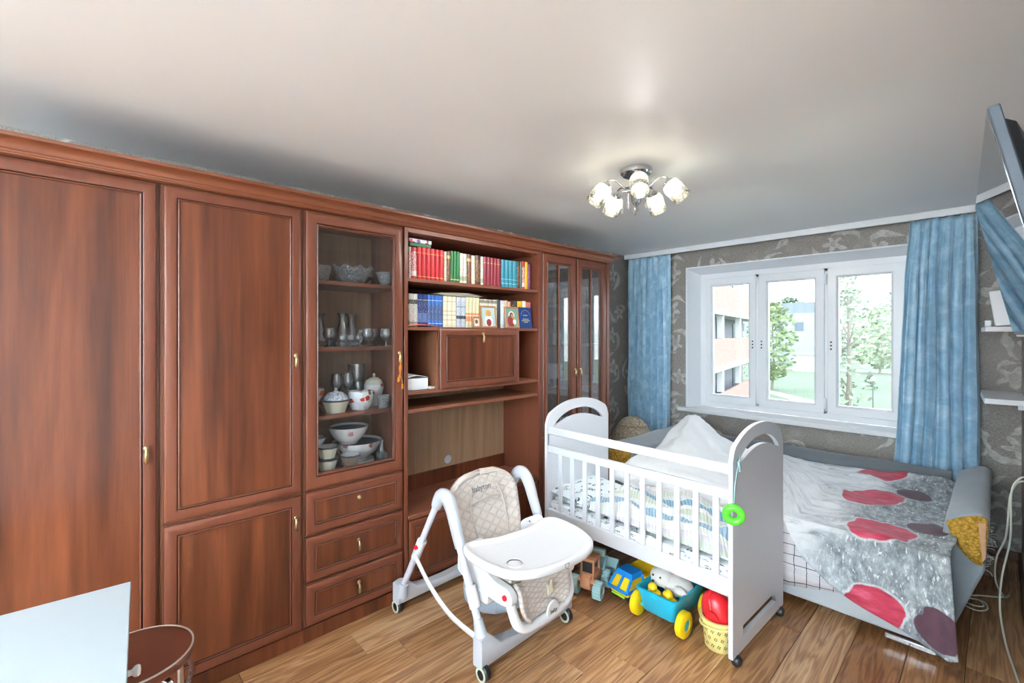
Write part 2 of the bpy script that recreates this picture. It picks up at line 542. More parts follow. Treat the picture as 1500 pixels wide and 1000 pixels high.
def rect(a0, a1, b0, b1, d, ax):
    if ax == 'y': return [(a0, d, b0), (a1, d, b0), (a1, d, b1), (a0, d, b1)]
    return [(d, a0, b0), (d, a1, b0), (d, a1, b1), (d, a0, b1)]
OX0, OX1, OZ0, OZ1 = -2.183, -0.40, 0.735, 2.176
wm = MB()
O0 = rect(XL - .1, XR + .1, -.05, ZC + .05, YW, 'y'); I0 = rect(OX0, OX1, OZ0, OZ1, YW, 'y')
I1 = rect(OX0, OX1, OZ0, OZ1, YW + .45, 'y'); O1 = rect(XL - .1, XR + .1, -.05, ZC + .05, YW + .45, 'y')
wm.loft([O0, I0, I1, O1, O0], False, False)
struct('wall_window', wm, 'wallpaper_xz', 'grey damask wallpaper wall around the window', recalc=True)
# plastered reveal lining inside the opening
rv = MB(); e_ = 0.012
rv.loft([rect(OX0 - .001, OX1 + .001, OZ0, OZ1 + .001, YW - .004, 'y'), rect(OX0 + e_, OX1 - e_, OZ0 + .008, OZ1 - e_, YW - .004, 'y'),
         rect(OX0 + .075, OX1 - .02, OZ0 + .008, OZ1 - .07, YW + .215, 'y'), rect(OX0 - .001, OX1 + .001, OZ0, OZ1 + .001, YW + .215, 'y'),
         rect(OX0 - .001, OX1 + .001, OZ0, OZ1 + .001, YW - .004, 'y')], False, False)
struct('trim_1', rv, 'reveal_white', 'white plastered reveal around the window')
struct('trim_2', MB().box(-2.248, -0.33, 4.435, 4.70, 0.715, 0.755), 'sill_white', 'white plastic window sill above the sofa', bevel=.006)

# window frame, three sashes, panes
WY = 4.685
wf = MB()
fx0, fx1, fz0, fz1 = -2.115, -0.425, 0.76, 2.118
wf.loft([rect(fx0, fx1, fz0, fz1, WY + .07, 'y'), rect(fx0, fx1, fz0, fz1, WY, 'y'), rect(-2.03, -0.50, 0.835, 2.04, WY, 'y'),
         rect(-2.03, -0.50, 0.835, 2.04, WY + .07, 'y'), rect(fx0, fx1, fz0, fz1, WY + .07, 'y')], False, False)
win = struct('window_1', wf, 'upvc', 'white plastic window frame with three sashes', bevel=.004)
for xm in (-1.562, -1.012):
    MB().box(xm - .03, xm + .03, WY - .0, WY + .07, fz0 + .05, fz1 - .045).build('mullion', 'upvc', win, bevel=.003)
sash_spec = [(-2.05, -1.572, -1.985, -1.64, 1), (-1.55, -1.022, -1.468, -1.098, -1), (-1.0, -0.478, -0.922, -0.575, -1)]
for k, (x0, x1, p0, p1, side) in enumerate(sash_spec):
    sm = MB(); z0, z1 = 0.812, 2.062
    q0, q1 = 0.892, 1.982
    sm.loft([rect(x0, x1, z0, z1, WY + .03, 'y'), rect(x0, x1, z0, z1, WY - .022, 'y'), rect(x0 + .004, x1 - .004, z0 + .004, z1 - .004, WY - .026, 'y'),
             rect(p0 - .016, p1 + .016, q0 - .016, q1 + .016, WY - .026, 'y'), rect(p0, p1, q0, q1, WY - .008, 'y'),
             rect(p0, p1, q0, q1, WY + .03, 'y'), rect(x0, x1, z0, z1, WY + .03, 'y')], False, False)
    so = sm.build('sash', 'upvc', win)
    MB().box(p0 - .002, p1 + .002, WY + .006, WY + .010, q0 - .002, q1 + .002).build('pane', 'window_glass', so)
    hx = x1 - .028 if k == 0 else x0 + .028
    dots = MB()
    for dz in (-.03, 0, .03):
        dots.lathe([(0.0, 0), (.006, 0), (.007, .002), (0, .002)], (hx, WY - .0285, 1.40 + dz), 10, 'y')
    tag(dots.build('handle_hole', 'dark_slot', so), 'three dark screw holes of a removed handle', kind='stuff')
    if k > 0:
        gs = x1 + .0 if k == 2 else x1
        for zz in (0.90, 1.97):
            MB().tube([(gs + .008, WY - .028, zz - .045), (gs + .008, WY - .028, zz + .045)], .009, 8).build('hinge', 'upvc', so)

# baseboards
struct('baseboard_window', MB().box(XL, XR, YW - .016, YW, 0, .06), 'baseboard_brown', 'brown baseboard under the window', bevel=.004)
struct('baseboard_right', MB().box(XR - .016, XR, YA, YW - .016, 0, .06), 'baseboard_brown', 'brown baseboard on the television wall', bevel=.004)
struct('baseboard_left', MB().box(XL, XL + .016, 3.32, YW - .016, 0, .06), 'baseboard_brown', 'brown baseboard on the left wall', bevel=.004)

# ------------------------------------------------------------------ outside
simple('lawn', '#66755a', 0.9, var=0.35, sc=0.6)
simple('pavement', '#96928a', 0.9, var=0.15, sc=2)
simple('concrete_white', '#d8d8d6', 0.8, var=0.1, sc=1)
simple('panel_grey', '#9a9ea1', 0.8, var=0.1, sc=0.4)
simple('roof_grey', '#767d81', 0.8)
simple('dark_window', '#5c6670', 0.3)
simple('leaf_spring', '#88996a', 0.8, var=0.3, sc=1.0)
simple('leaf_pale', '#94a085', 0.8, var=0.3, sc=1.0)
simple('leaf_conifer', '#66785f', 0.85, var=0.3, sc=1.0)
simple('bark', '#8d8476', 0.9)
def mat_brick(name, c1, c2, mortar):
    m, nt, b = newmat(name); g = G(nt)
    x = g.n('ShaderNodeTexBrick')
    xyz = g.sep(g.obj())
    g.put(x.inputs['Vector'], g.comb(g.math('ADD', xyz[0], xyz[1]), xyz[2], 0.0))
    x.inputs['Scale'].default_value = 1.0
    x.inputs['Brick Width'].default_value = 0.26; x.inputs['Row Height'].default_value = 0.10
    x.inputs['Mortar Size'].default_value = 0.012
    x.inputs['Color1'].default_value = C(c1); x.inputs['Color2'].default_value = C(c2); x.inputs['Mortar'].default_value = C(mortar)
    g.put(b.inputs['Base Color'], x.outputs['Color']); b.inputs['Roughness'].default_value = 0.9
    g.bump(b, x.outputs['Fac'], -0.3, 0.01)
mat_brick('brick_orange', '#a87c6e', '#b0887a', '#a8948c')
mat_brick('brick_grey', '#96979a', '#888b8e', '#74777a')

GZ = -4.5
struct('ground', MB().box(-120, 60, 8, 260, GZ - .5, GZ), 'lawn', 'green lawn of the yard outside')
def strip(name, pts, w, lab):
    P = [Vector(p) for p in pts]; s_ = MB(); ra = []
    for i, p in enumerate(P):
        d = (P[min(i + 1, len(P) - 1)] - P[max(i - 1, 0)]).normalized(); nn = Vector((-d.y, d.x, 0)) * w / 2
        ra.append([p + nn, p - nn, p - nn + Vector((0, 0, -.08)), p + nn + Vector((0, 0, -.08))])
    s_.loft(ra); struct(name, s_, 'pavement', lab)
strip('path', [(-32, 46, GZ + .05), (-16.5, 52, GZ + .05), (-11, 46, GZ + .05), (-4, 43, GZ + .05), (8, 41, GZ + .05)], 2.0, 'pale footpath crossing the lawn')
strip('path.001', [(-60, 86, GZ + .05), (-20, 90, GZ + .05), (20, 92, GZ + .05)], 3.2, 'pale road across the yard')
strip('path.002', [(-40, 118, GZ + .05), (30, 122, GZ + .05)], 4.0, 'far pale road across the yard')

bd = thing('apartment_building', 'brick apartment block with orange balcony bands outside the left sash', 'building', (-11.1, 29.1, GZ), rad(101.3))
for zb in (-4.75, -1.75, 1.25, 4.25):          # balcony recess floor levels (world z of each band top)
    z = zb - GZ
    MB().box(-16, 11.5, -.12, .0, z - 1.5, z).build('spandrel', 'brick_orange', bd, world=False)
    MB().box(-16, 11.55, -.2, 1.2, z - 1.72, z - 1.5).build('floor_slab', 'concrete_white', bd, world=False)
    for xs in (-9, -3.2, 2.4, 8.0):
        MB().box(xs, xs + .45, .0, .3, z, z + 1.28).build('post', 'concrete_white', bd, world=False)
        MB().box(xs - 1.3, xs - .1, 1.14, 1.18, z - .6, z + 1.0).build('window', 'dark_window', bd, world=False)
MB().box(-16, 11.4, 1.2, 12, 0, 13).build('back_wall', 'brick_grey', bd, world=False)

fb = thing('office_block', 'grey concrete block far beyond the trees in the middle sash', 'building', (-30, 105, GZ), rad(8))
MB().box(-14, 9, 0, 12, 0, 10.2).build('wall', 'panel_grey', fb, world=False)
MB().box(-12, 7, 1, 11, 10.2, 12.4).build('roof_storey', 'roof_grey', fb, world=False)
for i in range(6):
    MB().box(-12.5 + i * 3.6, -11.0 + i * 3.6, -.06, .02, 6.6, 8.4).build('window', 'dark_window', fb, world=False)
kb = thing('kiosk', 'small white flat-roofed kiosk among the trees in the right sash', 'building', (-20.5, 84, GZ), rad(5))
MB().box(-2.2, 2.2, 0, 3, 0, 2.6).build('wall', 'concrete_white', kb, world=False)
MB().box(-2.5, 2.5, -.3, 3.3, 2.6, 2.9).build('roof', 'panel_grey', kb, world=False)

def tree(name, label, loc, h, w, mat, n=500, leaf=.35, z0=.2, kind='round', seed=1, group=None):
    rn = random.Random(seed)
    t = thing(name, label, 'tree', loc, 0, group)
    tr = MB()
    tr.tube([(0, 0, -.1), (.04 * w, .02, h * .3), (0, 0, h * .9)], [h * .016, h * .012, h * .003], 6)
    for i in range(9):
        a = rn.uniform(0, 6.28); zz = h * rn.uniform(z0 + .05, .8)
        rr = w * .42 * (1 if kind == 'round' else .7)
        tr.tube([(0, 0, zz), (rr * .5 * math.cos(a), rr * .5 * math.sin(a), zz + h * .07), (rr * math.cos(a), rr * math.sin(a), zz + h * .16)], [h * .006, h * .004, h * .002], 5)
    tag(tr.build('trunk', 'bark', t, world=False), kind='stuff')
    lf = MB()
    for i in range(n):
        u = rn.random(); zz = h * (z0 + (1 - z0) * u)
        if kind == 'round': rr = w / 2 * math.sqrt(max(0, 1 - (2 * u - 1) ** 2)) * rn.random() ** .45
        elif kind == 'poplar': rr = w / 2 * (1 - .75 * u) * rn.random() ** .5 * (.4 + .6 * min(1, u * 5))
        else: rr = w / 2 * (1 - u) * rn.random() ** .4
        a = rn.uniform(0, 6.28)
        c = Vector((rr * math.cos(a), rr * math.sin(a), zz))
        d1 = Vector((rn.gauss(0, 1), rn.gauss(0, 1), rn.gauss(0, .6))).normalized() * leaf
        d2 = d1.orthogonal().normalized() * leaf * .6
        lf.add([c - d1, c + d2, c + d1, c - d2], [(0, 1, 2, 3)])
    tag(lf.build('foliage', mat, t, world=False, recalc=False), kind='stuff')
tree('tree', 'tall sparse poplar with pale leaves in the right sash', (-7.2, 39, GZ), 11.5, 4.2, 'leaf_pale', 420, .22, .05, 'poplar', 3)
tree('tree', 'round fresh green tree in the middle sash', (-16.6, 54, GZ), 9.3, 5.2, 'leaf_spring', 700, .32, .12, 'round', 4)
tree('tree', 'bushy green tree at the right edge of the right sash', (-12.2, 88, GZ), 10, 8, 'leaf_spring', 600, .5, .08, 'round', 5)
tree('tree', 'dark conifer in front of the grey concrete block', (-34, 92, GZ), 7, 4.5, 'leaf_conifer', 400, .4, .05, 'cone', 6)
for i, (x, y, h, w, lab) in enumerate([(-36, 130, 15, 10.5, 'left end'), (-25, 136, 17, 10.5, 'second from left'), (-13.5, 130, 16, 11, 'middle'),
                                  (-2, 136, 18, 11, 'right of middle'), (9.5, 130, 16, 11, 'right end')]):
    tree('tree', 'hazy green tree in the far treeline, ' + lab, (x, y, GZ), h, w, 'leaf_pale' if i % 2 else 'leaf_conifer', 420, .8, .05, 'round', 20 + i, 'trees of the far treeline')
for i, (x, y, h, lab) in enumerate([(-9.4, 62, 1.9, 'small dark spruce beyond the footpath'), (-4.6, 47, 1.3, 'low dark spruce beside the footpath'), (-23, 62, 2.4, 'loose green shrub left of the round tree'), (-21, 66, 2.2, 'loose green shrub behind the round tree')]):
    tree('shrub', lab, (x, y, GZ), h, h * (.8 if i < 2 else 1.6), 'leaf_conifer' if i < 2 else 'leaf_spring', 160, .16, .02, 'cone' if i < 2 else 'round', 40 + i)
lp = thing('lamp_post', 'thin grey lamp post on the lawn in the right sash', 'lamp post', (-5.6, 38, GZ))
MB().tube([(0, 0, 0), (0, 0, 2.9)], [.05, .03], 8).build('pole', 'steel_grey', lp, world=False)
MB().lathe([(.0, 2.85), (.12, 2.9), (.16, 3.05), (.05, 3.2), (0, 3.2)], (0, 0, 0), 10).build('lamp_head', 'concrete_white', lp, world=False)
# ------------------------------------------------------------------ wall unit: five cabinets under one cornice
FX = -2.28          # door faces
BX = -2.82          # backs of the carcasses
def door_frame(y0, y1, z0, z1, iy0, iy1, iz0, iz1):
    """mitred, moulded frame ring facing +X with an opening iy0..iy1, iz0..iz1"""
    mb = MB()
    def R(t, d):    # t = 0 outer edge .. 1 opening edge
        return rect(lerp(y0, iy0, t), lerp(y1, iy1, t), lerp(z0, iz0, t), lerp(z1, iz1, t), d, 'x')
    prof = [(0, -.022), (0, -.012), (.05, -.0125), (.055, -.007), (.10, -.0035), (.22, 0), (.45, .0012), (.70, -.001), (.78, -.003), (.815, -.0065), (.85, -.003), (.90, -.001), (.95, -.003), (.965, -.010), (1.0, -.011), (1.0, -.022)]
    rings = [R(t, FX + d) for t, d in prof]
    rings.append(rings[0])
    mb.loft(rings, False, False)
    for i, ((t0, d0), (t1, d1)) in enumerate(zip(prof, prof[1:])):
        if (t0, t1) in ((.78, .815), (.815, .85), (.05, .055), (.95, .965)):
            for k in range(4): mb.m[i * 4 + k] = 1
    return mb
def knob_drop(y, z, parent, name='handle', small=False):
    h = MB()
    h.ball((FX + .006, y, z + .022), .006, .010, .012, 10, 8)
    if not small:
        h.tube([(FX + .012, y, z + .020), (FX + .017, y, z + .004), (FX + .014, y, z - .022), (FX + .012, y, z - .034)], [.004, .0075, .0085, .003], 10)
    else: h.ball((FX + .014, y, z + .020), .008, .008, .008, 10, 8)
    return tag(h.build(name, 'brass', parent, angle=60), 'brass drop handle')
def panel_door(cab, name, y0, y1, z0, z1, w=.058, handle=None, hn=False):
    d = door_frame(y0, y1, z0, z1, y0 + w, y1 - w, z0 + w, z1 - w).build(name, ['walnut_frame', 'groove_dark'], cab, angle=25)
    MB().box(FX - .020, FX - .009, y0 + w - .003, y1 - w + .003, z0 + w - .003, z1 - w + .003).build('panel', 'walnut_panel', d)
    if handle: knob_drop(handle[0], handle[1], d, 'handle', hn)
    return d
def part(cab, name, x0, x1, y0, y1, z0, z1, mat='walnut_inside', bevel=.0015, **kw):
    return MB().box(x0, x1, y0, y1, z0, z1).build(name, mat, cab, bevel=bevel, bseg=1, **kw)
ZT = 2.104
def cabinet(name, label, y0, y1):
    return thing(name, label, 'cabinet', (FX, y0, 0))

# tall wardrobe at the left edge of the picture
c1 = cabinet('wardrobe', 'tall wardrobe with one full-height door at the left end of the wall unit', -.34, .22)
part(c1, 'body', BX, FX - .023, -.34, .2195, .07, ZT)
part(c1, 'plinth', BX, FX - .015, -.34, .2195, 0, .07, 'walnut_panel')
panel_door(c1, 'door', -.332, .212, .085, 2.099, handle=(.176, 1.03))
# wardrobe with an upper and a lower door
c2 = cabinet('wardrobe', 'wardrobe with a tall upper door and a square lower door, beside the glass cabinet', .22, .77)
part(c2, 'body', BX, FX - .023, .2205, .7715, .07, ZT)
part(c2, 'plinth', BX, FX - .015, .2205, .7715, 0, .07, 'walnut_panel')
panel_door(c2, 'door', .229, .762, .735, 2.099, handle=(.731, 1.375))
panel_door(c2, 'door', .229, .762, .076, .726, handle=(.731, .605))

# glass cabinet with drawers
c3 = cabinet('display_cabinet', 'display cabinet with one glass door of crystal and china over three drawers', .773, 1.31)
part(c3, 'side_panel', BX, FX - .023, .7725, .789, .07, ZT)
part(c3, 'side_panel', BX, FX - .023, 1.297, 1.3125, .07, ZT)
part(c3, 'back_panel', -2.665, -2.66, .789, 1.297, .73, ZT, 'walnut_backboard', 0)
part(c3, 'top_panel', BX, FX - .023, .789, 1.297, 2.085, ZT)
part(c3, 'body', BX, FX - .023, .789, 1.297, .07, .735)
for z in (1.771, 1.432, 1.086):
    part(c3, 'shelf', -2.658, -2.322, .790, 1.296, z - .020, z, 'walnut_shelf')
part(c3, 'plinth', BX, FX - .015, .7725, 1.3125, 0, .07, 'walnut_panel')
gd = door_frame(.778, 1.308, .736, 2.099, .842, 1.243, .815, 2.028).build('door', ['walnut_frame', 'groove_dark'], c3, angle=25)
MB().box(FX - .017, FX - .013, .838, 1.247, .811, 2.032).build('pane', 'cabinet_glass', gd)
knob_drop(1.277, 1.372, gd)
for z0, z1 in ((.521, .729), (.291, .512), (.079, .283)):
    panel_door(c3, 'drawer', .778, 1.308, z0, z1, .056, handle=(1.043, (z0 + z1) / 2 + .004), hn=(z0 > .5))

# open section
c4 = cabinet('bookcase', 'open bookcase section with two book shelves, a drop-front bar and a desk niche', 1.313, 2.45)
part(c4, 'side_panel', BX, FX - .002, 1.3135, 1.336, .07, ZT, 'walnut_frame')
part(c4, 'side_panel', BX, FX - .002, 2.411, 2.4505, .07, ZT, 'walnut_frame')
part(c4, 'top_panel', BX, FX - .002, 1.336, 2.411, 2.078, ZT, 'walnut_frame_across')
part(c4, 'back_panel', -2.672, -2.665, 1.336, 2.411, 1.17, 2.078, 'walnut_panel', 0)
part(c4, 'back_panel', -2.672, -2.665, 1.336, 2.411, .42, 1.17, 'walnut_backboard', 0)
part(c4, 'back_strip', -2.665, -2.650, 1.336, 2.411, .455, .565, 'walnut_panel')
part(c4, 'shelf', -2.664, FX - .012, 1.3365, 2.4105, 1.800, 1.820, 'walnut_shelf')
part(c4, 'shelf', -2.664, FX - .012, 1.3365, 2.4105, 1.522, 1.541, 'walnut_shelf')
part(c4, 'shelf', -2.664, FX - .012, 1.3365, 2.4105, 1.150, 1.170, 'walnut_shelf')
part(c4, 'shelf', -2.664, FX - .012, 1.3365, 2.4105, 1.048, 1.069, 'walnut_shelf')
part(c4, 'divider', -2.664, FX - .024, 1.545, 1.561, 1.17, 1.522)
part(c4, 'divider', -2.664, FX - .024, 2.208, 2.224, 1.17, 1.522)
panel_door(c4, 'drop_front', 1.553, 2.217, 1.163, 1.536, .057, handle=(1.880, 1.478))
part(c4, 'desk_top', -2.664, FX + .006, 1.3365, 2.4105, .443, .468, 'walnut_shelf')
hole = MB().lathe([(0, 0), (.026, 0), (.030, .003), (.030, .005), (.022, .006), (0, .006)], (-2.664, 1.875, .615), 18, 'x').build('cable_grommet', 'grey_plastic', c4)
hole['label'] = 'white round cable hole cover'
part(c4, 'body', BX, FX - .023, 1.336, 2.411, .07, .443)
part(c4, 'plinth', BX, FX - .015, 1.3135, 2.4505, 0, .07, 'walnut_panel')
panel_door(c4, 'door', 1.340, 1.872, .08, .437, .055, handle=(1.84, .34))
panel_door(c4, 'door', 1.876, 2.408, .08, .437, .055, handle=(1.908, .34))

# right glass cabinet
c5 = cabinet('display_cabinet', 'display cabinet with two narrow glazed doors at the window end of the wall unit', 2.451, 3.30)
part(c5, 'side_panel', BX, FX - .023, 2.4515, 2.468, .07, ZT)
part(c5, 'side_panel', BX, FX - .004, 3.258, 3.298, .07, ZT, 'walnut_frame')
part(c5, 'back_panel', -2.665, -2.66, 2.468, 3.258, .73, ZT, 'walnut_backboard', 0)
part(c5, 'top_panel', BX, FX - .023, 2.468, 3.258, 2.085, ZT)
part(c5, 'body', BX, FX - .023, 2.468, 3.258, .07, .735)
for z in (1.752, 1.420, 1.092):
    part(c5, 'shelf', -2.658, -2.322, 2.469, 3.257, z - .020, z, 'walnut_shelf')
part(c5, 'plinth', BX, FX - .015, 2.4515, 3.298, 0, .07, 'walnut_panel')
for (y0, y1, a, c) in ((2.455, 2.848, 2.513, 2.768), (2.858, 3.252, 2.918, 3.170)):
    d = door_frame(y0, y1, .736, 2.099, a, c, .80, 2.026).build('door', ['walnut_frame', 'groove_dark'], c5, angle=25)
    MB().box(FX - .017, FX - .013, a - .004, c + .004, .797, 2.03).build('pane', 'cabinet_glass', d)
    ym = (a + c) / 2
    MB().box(FX - .013, FX - .004, ym - .007, ym + .007, .80, 2.026).build('muntin', 'walnut_frame', d, bevel=.003)
    knob_drop(y1 - .03 if y0 < 2.6 else y0 + .03, 1.2, d)
    panel_door(c5, 'door', y0, y1, .08, .727, .056)

# the continuous cornice
cp = [(-2.82, 2.1045), (-2.276, 2.1045), (-2.270, 2.107), (-2.268, 2.112), (-2.264, 2.113), (-2.262, 2.119), (-2.257, 2.121), (-2.254, 2.127), (-2.253, 2.134), (-2.247, 2.142), (-2.236, 2.149), (-2.224, 2.152), (-2.218, 2.153), (-2.216, 2.158), (-2.216, 2.166), (-2.82, 2.166)]
cm = MB().loft([[(x, -.40, z) for x, z in cp], [(x, 3.30 + max(0, (x + 2.272)), z) for x, z in cp]])
cn = cm.build('cornice', 'walnut_cornice', None, angle=30)
tag(cn, 'continuous moulded brown cornice along the top of the wall unit', 'cornice')

tc = MB()
for (dy, dz, k) in ((-.010, -.13, 0), (-.004, -.15, 1), (.012, -.16, 2), (.004, -.10, 3)):
    tc.tube(spline([(FX + .016, 1.277, 1.394), (FX + .020, 1.277 + dy * .4, 1.35), (FX + .016, 1.277 - dy * .6, 1.31), (FX + .015, 1.277 + dy, 1.39 + dz)], 5), .0022, 5)
tc.tube([(FX + .016, 1.289, 1.225), (FX + .016, 1.290, 1.195)], [.004, .006], 6)
tc.tube([(FX + .016, 1.265, 1.262), (FX + .016, 1.264, 1.235)], [.004, .006], 6)
tag(tc.build('tassel_cord', 'orange_cord'), 'orange tassel cord hanging from the brass handle of the left glass door', 'tassel')

# ------------------------------------------------------------------ books
def mat_book(name, base, band=None, marks=None, sheen=.35):
    """spine colour with printed bands in the object's own height"""
    m, nt, b = newmat(name); g = G(nt)
    col = g.mix(g.noise(g.obj(), 40, 2), base, tuple(x * .82 for x in C(base)[:3]) + (1,))
    z = g.sep(g.obj())[2]
    for (z0, z1, c) in (band or []):
        f = g.math('MULTIPLY', g.math('GREATER_THAN', z, z0), g.math('LESS_THAN', z, z1))
        col = g.mix(f, col, c)
    if marks:
        y = g.sep(g.obj())[1]
        n_ = g.noise(g.scale(g.obj(), (1, 260, 90)), 1.0, 2)
        f = g.math('MULTIPLY', g.math('GREATER_THAN', n_, marks[1]), g.math('MULTIPLY', g.math('GREATER_THAN', z, .025), g.math('LESS_THAN', z, .165)))
        col = g.mix(g.math('MULTIPLY', f, .8), col, marks[0])
    g.put(b.inputs['Base Color'], col); b.inputs['Roughness'].default_value = sheen
mat_book('book_red', '#d01f2b', [(.02, .024, '#e0b060'), (.16, .164, '#e0b060')], ('#8a1018', .56))
mat_book('book_redwhite', '#c8303a', [(.02, .05, '#e8d8d4')], ('#f2ece8', .50))
mat_book('book_whitered', '#e6dcd8', None, ('#c2323c', .52))
mat_book('book_cream', '#e9e0c6', [(.03, .033, '#c8a860'), (.10, .103, '#c8a860'), (.14, .143, '#c8a860')])
mat_book('book_brown', '#6a3b26', [(.15, .17, '#caa06a')], ('#c79b6a', .60))
mat_book('book_darkbrown', '#4a2a1c', None, ('#b98a58', .55))
mat_book('book_green', '#14763a', [(.02, .026, '#d8c070')], ('#0c4f26', .62))
mat_book('book_whiteblack', '#e8e6da', [(.02, .05, '#a8ae90')], ('#3c3a34', .60))
mat_book('book_maroon', '#8e1f33', [(.155, .159, '#c9a060')], ('#6a1424', .60))
mat_book('book_teal', '#2f8fa8', [(.03, .034, '#c8dfe2'), (.06, .063, '#c8dfe2')], ('#1e6d86', .58))
mat_book('book_greygreen', '#5c6f62')
mat_book('book_yellow', '#e8b632', None, ('#b04a20', .62))
mat_book('book_purple', '#7a2a5e', None, ('#e0c0d0', .62))
mat_book('book_white', '#e4e2dc', [(.135, .16, '#22272a'), (.02, .03, '#8c8c88')], ('#a8a49a', .55))
mat_book('book_navy', '#1c3674', [(.03, .085, '#4f6ba0'), (.16, .163, '#cfc080')], ('#c9b878', .62))
mat_book('book_blue', '#2a62b4', [(.045, .135, '#3d4f78'), (.02, .024, '#b8cce8'), (.16, .164, '#b8cce8')], ('#8fb0e0', .62))
mat_book('book_creamline', '#e8dfc4', [(.045, .048, '#b08a50'), (.075, .078, '#b08a50'), (.10, .103, '#b08a50'), (.16, .163, '#b08a50')])
mat_book('book_slate', '#c4ccd8', [(.055, .075, '#1d2530'), (.13, .135, '#6a7688')], ('#7c8698', .55))
mat_book('book_sand', '#ddd3ae', [(.04, .095, '#d98a62'), (.075, .08, '#efe6c8')], ('#9fa680', .60))
mat_book('book_whitegrey', '#d8d8cc', [(.165, .185, '#7d7c6c'), (.125, .135, '#8c8a7a')], ('#b0ae9c', .56))
mat_book('book_charcoal', '#3c4046'); mat_book('book_paleblue', '#c5cfda', None, ('#dfe6ec', .5))
mat_book('book_tan', '#c9a183'); mat_book('book_black', '#20242c', [(.12, .15, '#d0d4d8')]); mat_book('book_pink', '#c67a74', None, ('#8e4a46', .58))
simple('paper', '#ece8dc', .8)
book_cache = {}
def book(y0, y1, z, h, d, mat, label, group=None, xf=-2.345):
    w = y1 - y0 - .0024
    key = (mat, round(w, 3), round(h, 3), round(d, 3))
    if key in book_cache:
        r = dup(book_cache[key], (xf, y0 + .0012, z), label)
        if group: r['group'] = group
        return r
    t = thing('book', label, 'book', (xf, y0 + .0012, z), 0, group)
    # cover: spine plus two boards wrapping the page block
    cv = MB()
    bt = .0022 if w > .012 else .0012
    sp = [(-d, 0), (-.004, 0), (-.001, w * .18), (0, w * .5), (-.001, w * .82), (-.004, w), (-d, w), (-d, w - bt), (-.006, w - bt), (-.006, bt), (-d, bt)]
    cv.prism(sp, 'z', 0, h)
    c = cv.build('cover', mat, t, world=False, angle=60)
    MB().box(-d + .004, -.006, bt, w - bt, .004, h - .004).build('pages', 'paper', t, world=False)
    book_cache[key] = t
    return t
def row(specs, z, shelfname):
    """specs: (edges list, material, heights, depth, label pattern, group)"""
    for edges, mat, hs, d, lab, grp in specs:
        n = len(edges) - 1
        for i in range(n):
            h = hs[i] if isinstance(hs, (list, tuple)) else hs
            if n == 1: L = lab
            else: L = lab.replace('@', ORD[i] + ' from the left of ' + str(n))
            book(edges[i], edges[i + 1], z, h, d, mat, L + ', ' + shelfname, grp)
def ev(a, b_, n): return [a + (b_ - a) * i / n for i in range(n + 1)]
row([([1.377, 1.397], 'book_whitered', .188, .16, 'white and red spined book leftmost of all', None),
     ([1.398, 1.433], 'book_redwhite', .190, .16, 'red book with white print beside the bright red set', None),
     (ev(1.436, 1.626, 6), 'book_red', .196, .17, 'bright red volume, @', 'bright red set of volumes'),
     ([1.630, 1.647], 'book_cream', .192, .15, 'thin cream book after the bright red set', None),
     ([1.648, 1.676], 'book_brown', .196, .16, 'brown book between red and green sets', None),
     (ev(1.677, 1.748, 3), 'book_green', .202, .17, 'green volume, @', 'green set of volumes'),
     (ev(1.749, 1.805, 2), 'book_whiteblack', .196, .16, 'white book with black marks, @', 'white books with black marks'),
     ([1.806, 1.841], 'book_brown', .196, .16, 'reddish brown book right of white pair', None),
     ([1.842, 1.873], 'book_cream', .192, .15, 'thick cream book between two brown ones', None),
     ([1.874, 1.919], 'book_darkbrown', .197, .17, 'broad dark brown gold-printed book', None),
     ([1.920, 1.943], 'book_whiteblack', .194, .16, 'thin white and black book beside maroon set', None),
     (ev(1.945, 2.099, 5), 'book_maroon', .196, .17, 'maroon volume, @', 'maroon set of volumes'),
     (ev(2.104, 2.256, 4), 'book_teal', .196, .17, 'teal blue volume, @', 'teal set of volumes'),
     ([2.258, 2.283], 'book_darkbrown', .198, .16, 'dark brown book right of teal set', None),
     ([2.285, 2.306], 'book_greygreen', .198, .16, 'thin grey green book', None),
     ([2.308, 2.334], 'book_redwhite', .205, .16, 'red book beside the yellow one', None),
     ([2.336, 2.366], 'book_yellow', .203, .16, 'yellow book at the right', None),
     ([2.368, 2.394], 'book_purple', .192, .15, 'purple book rightmost of all', None)], 1.8205, 'upper book shelf')
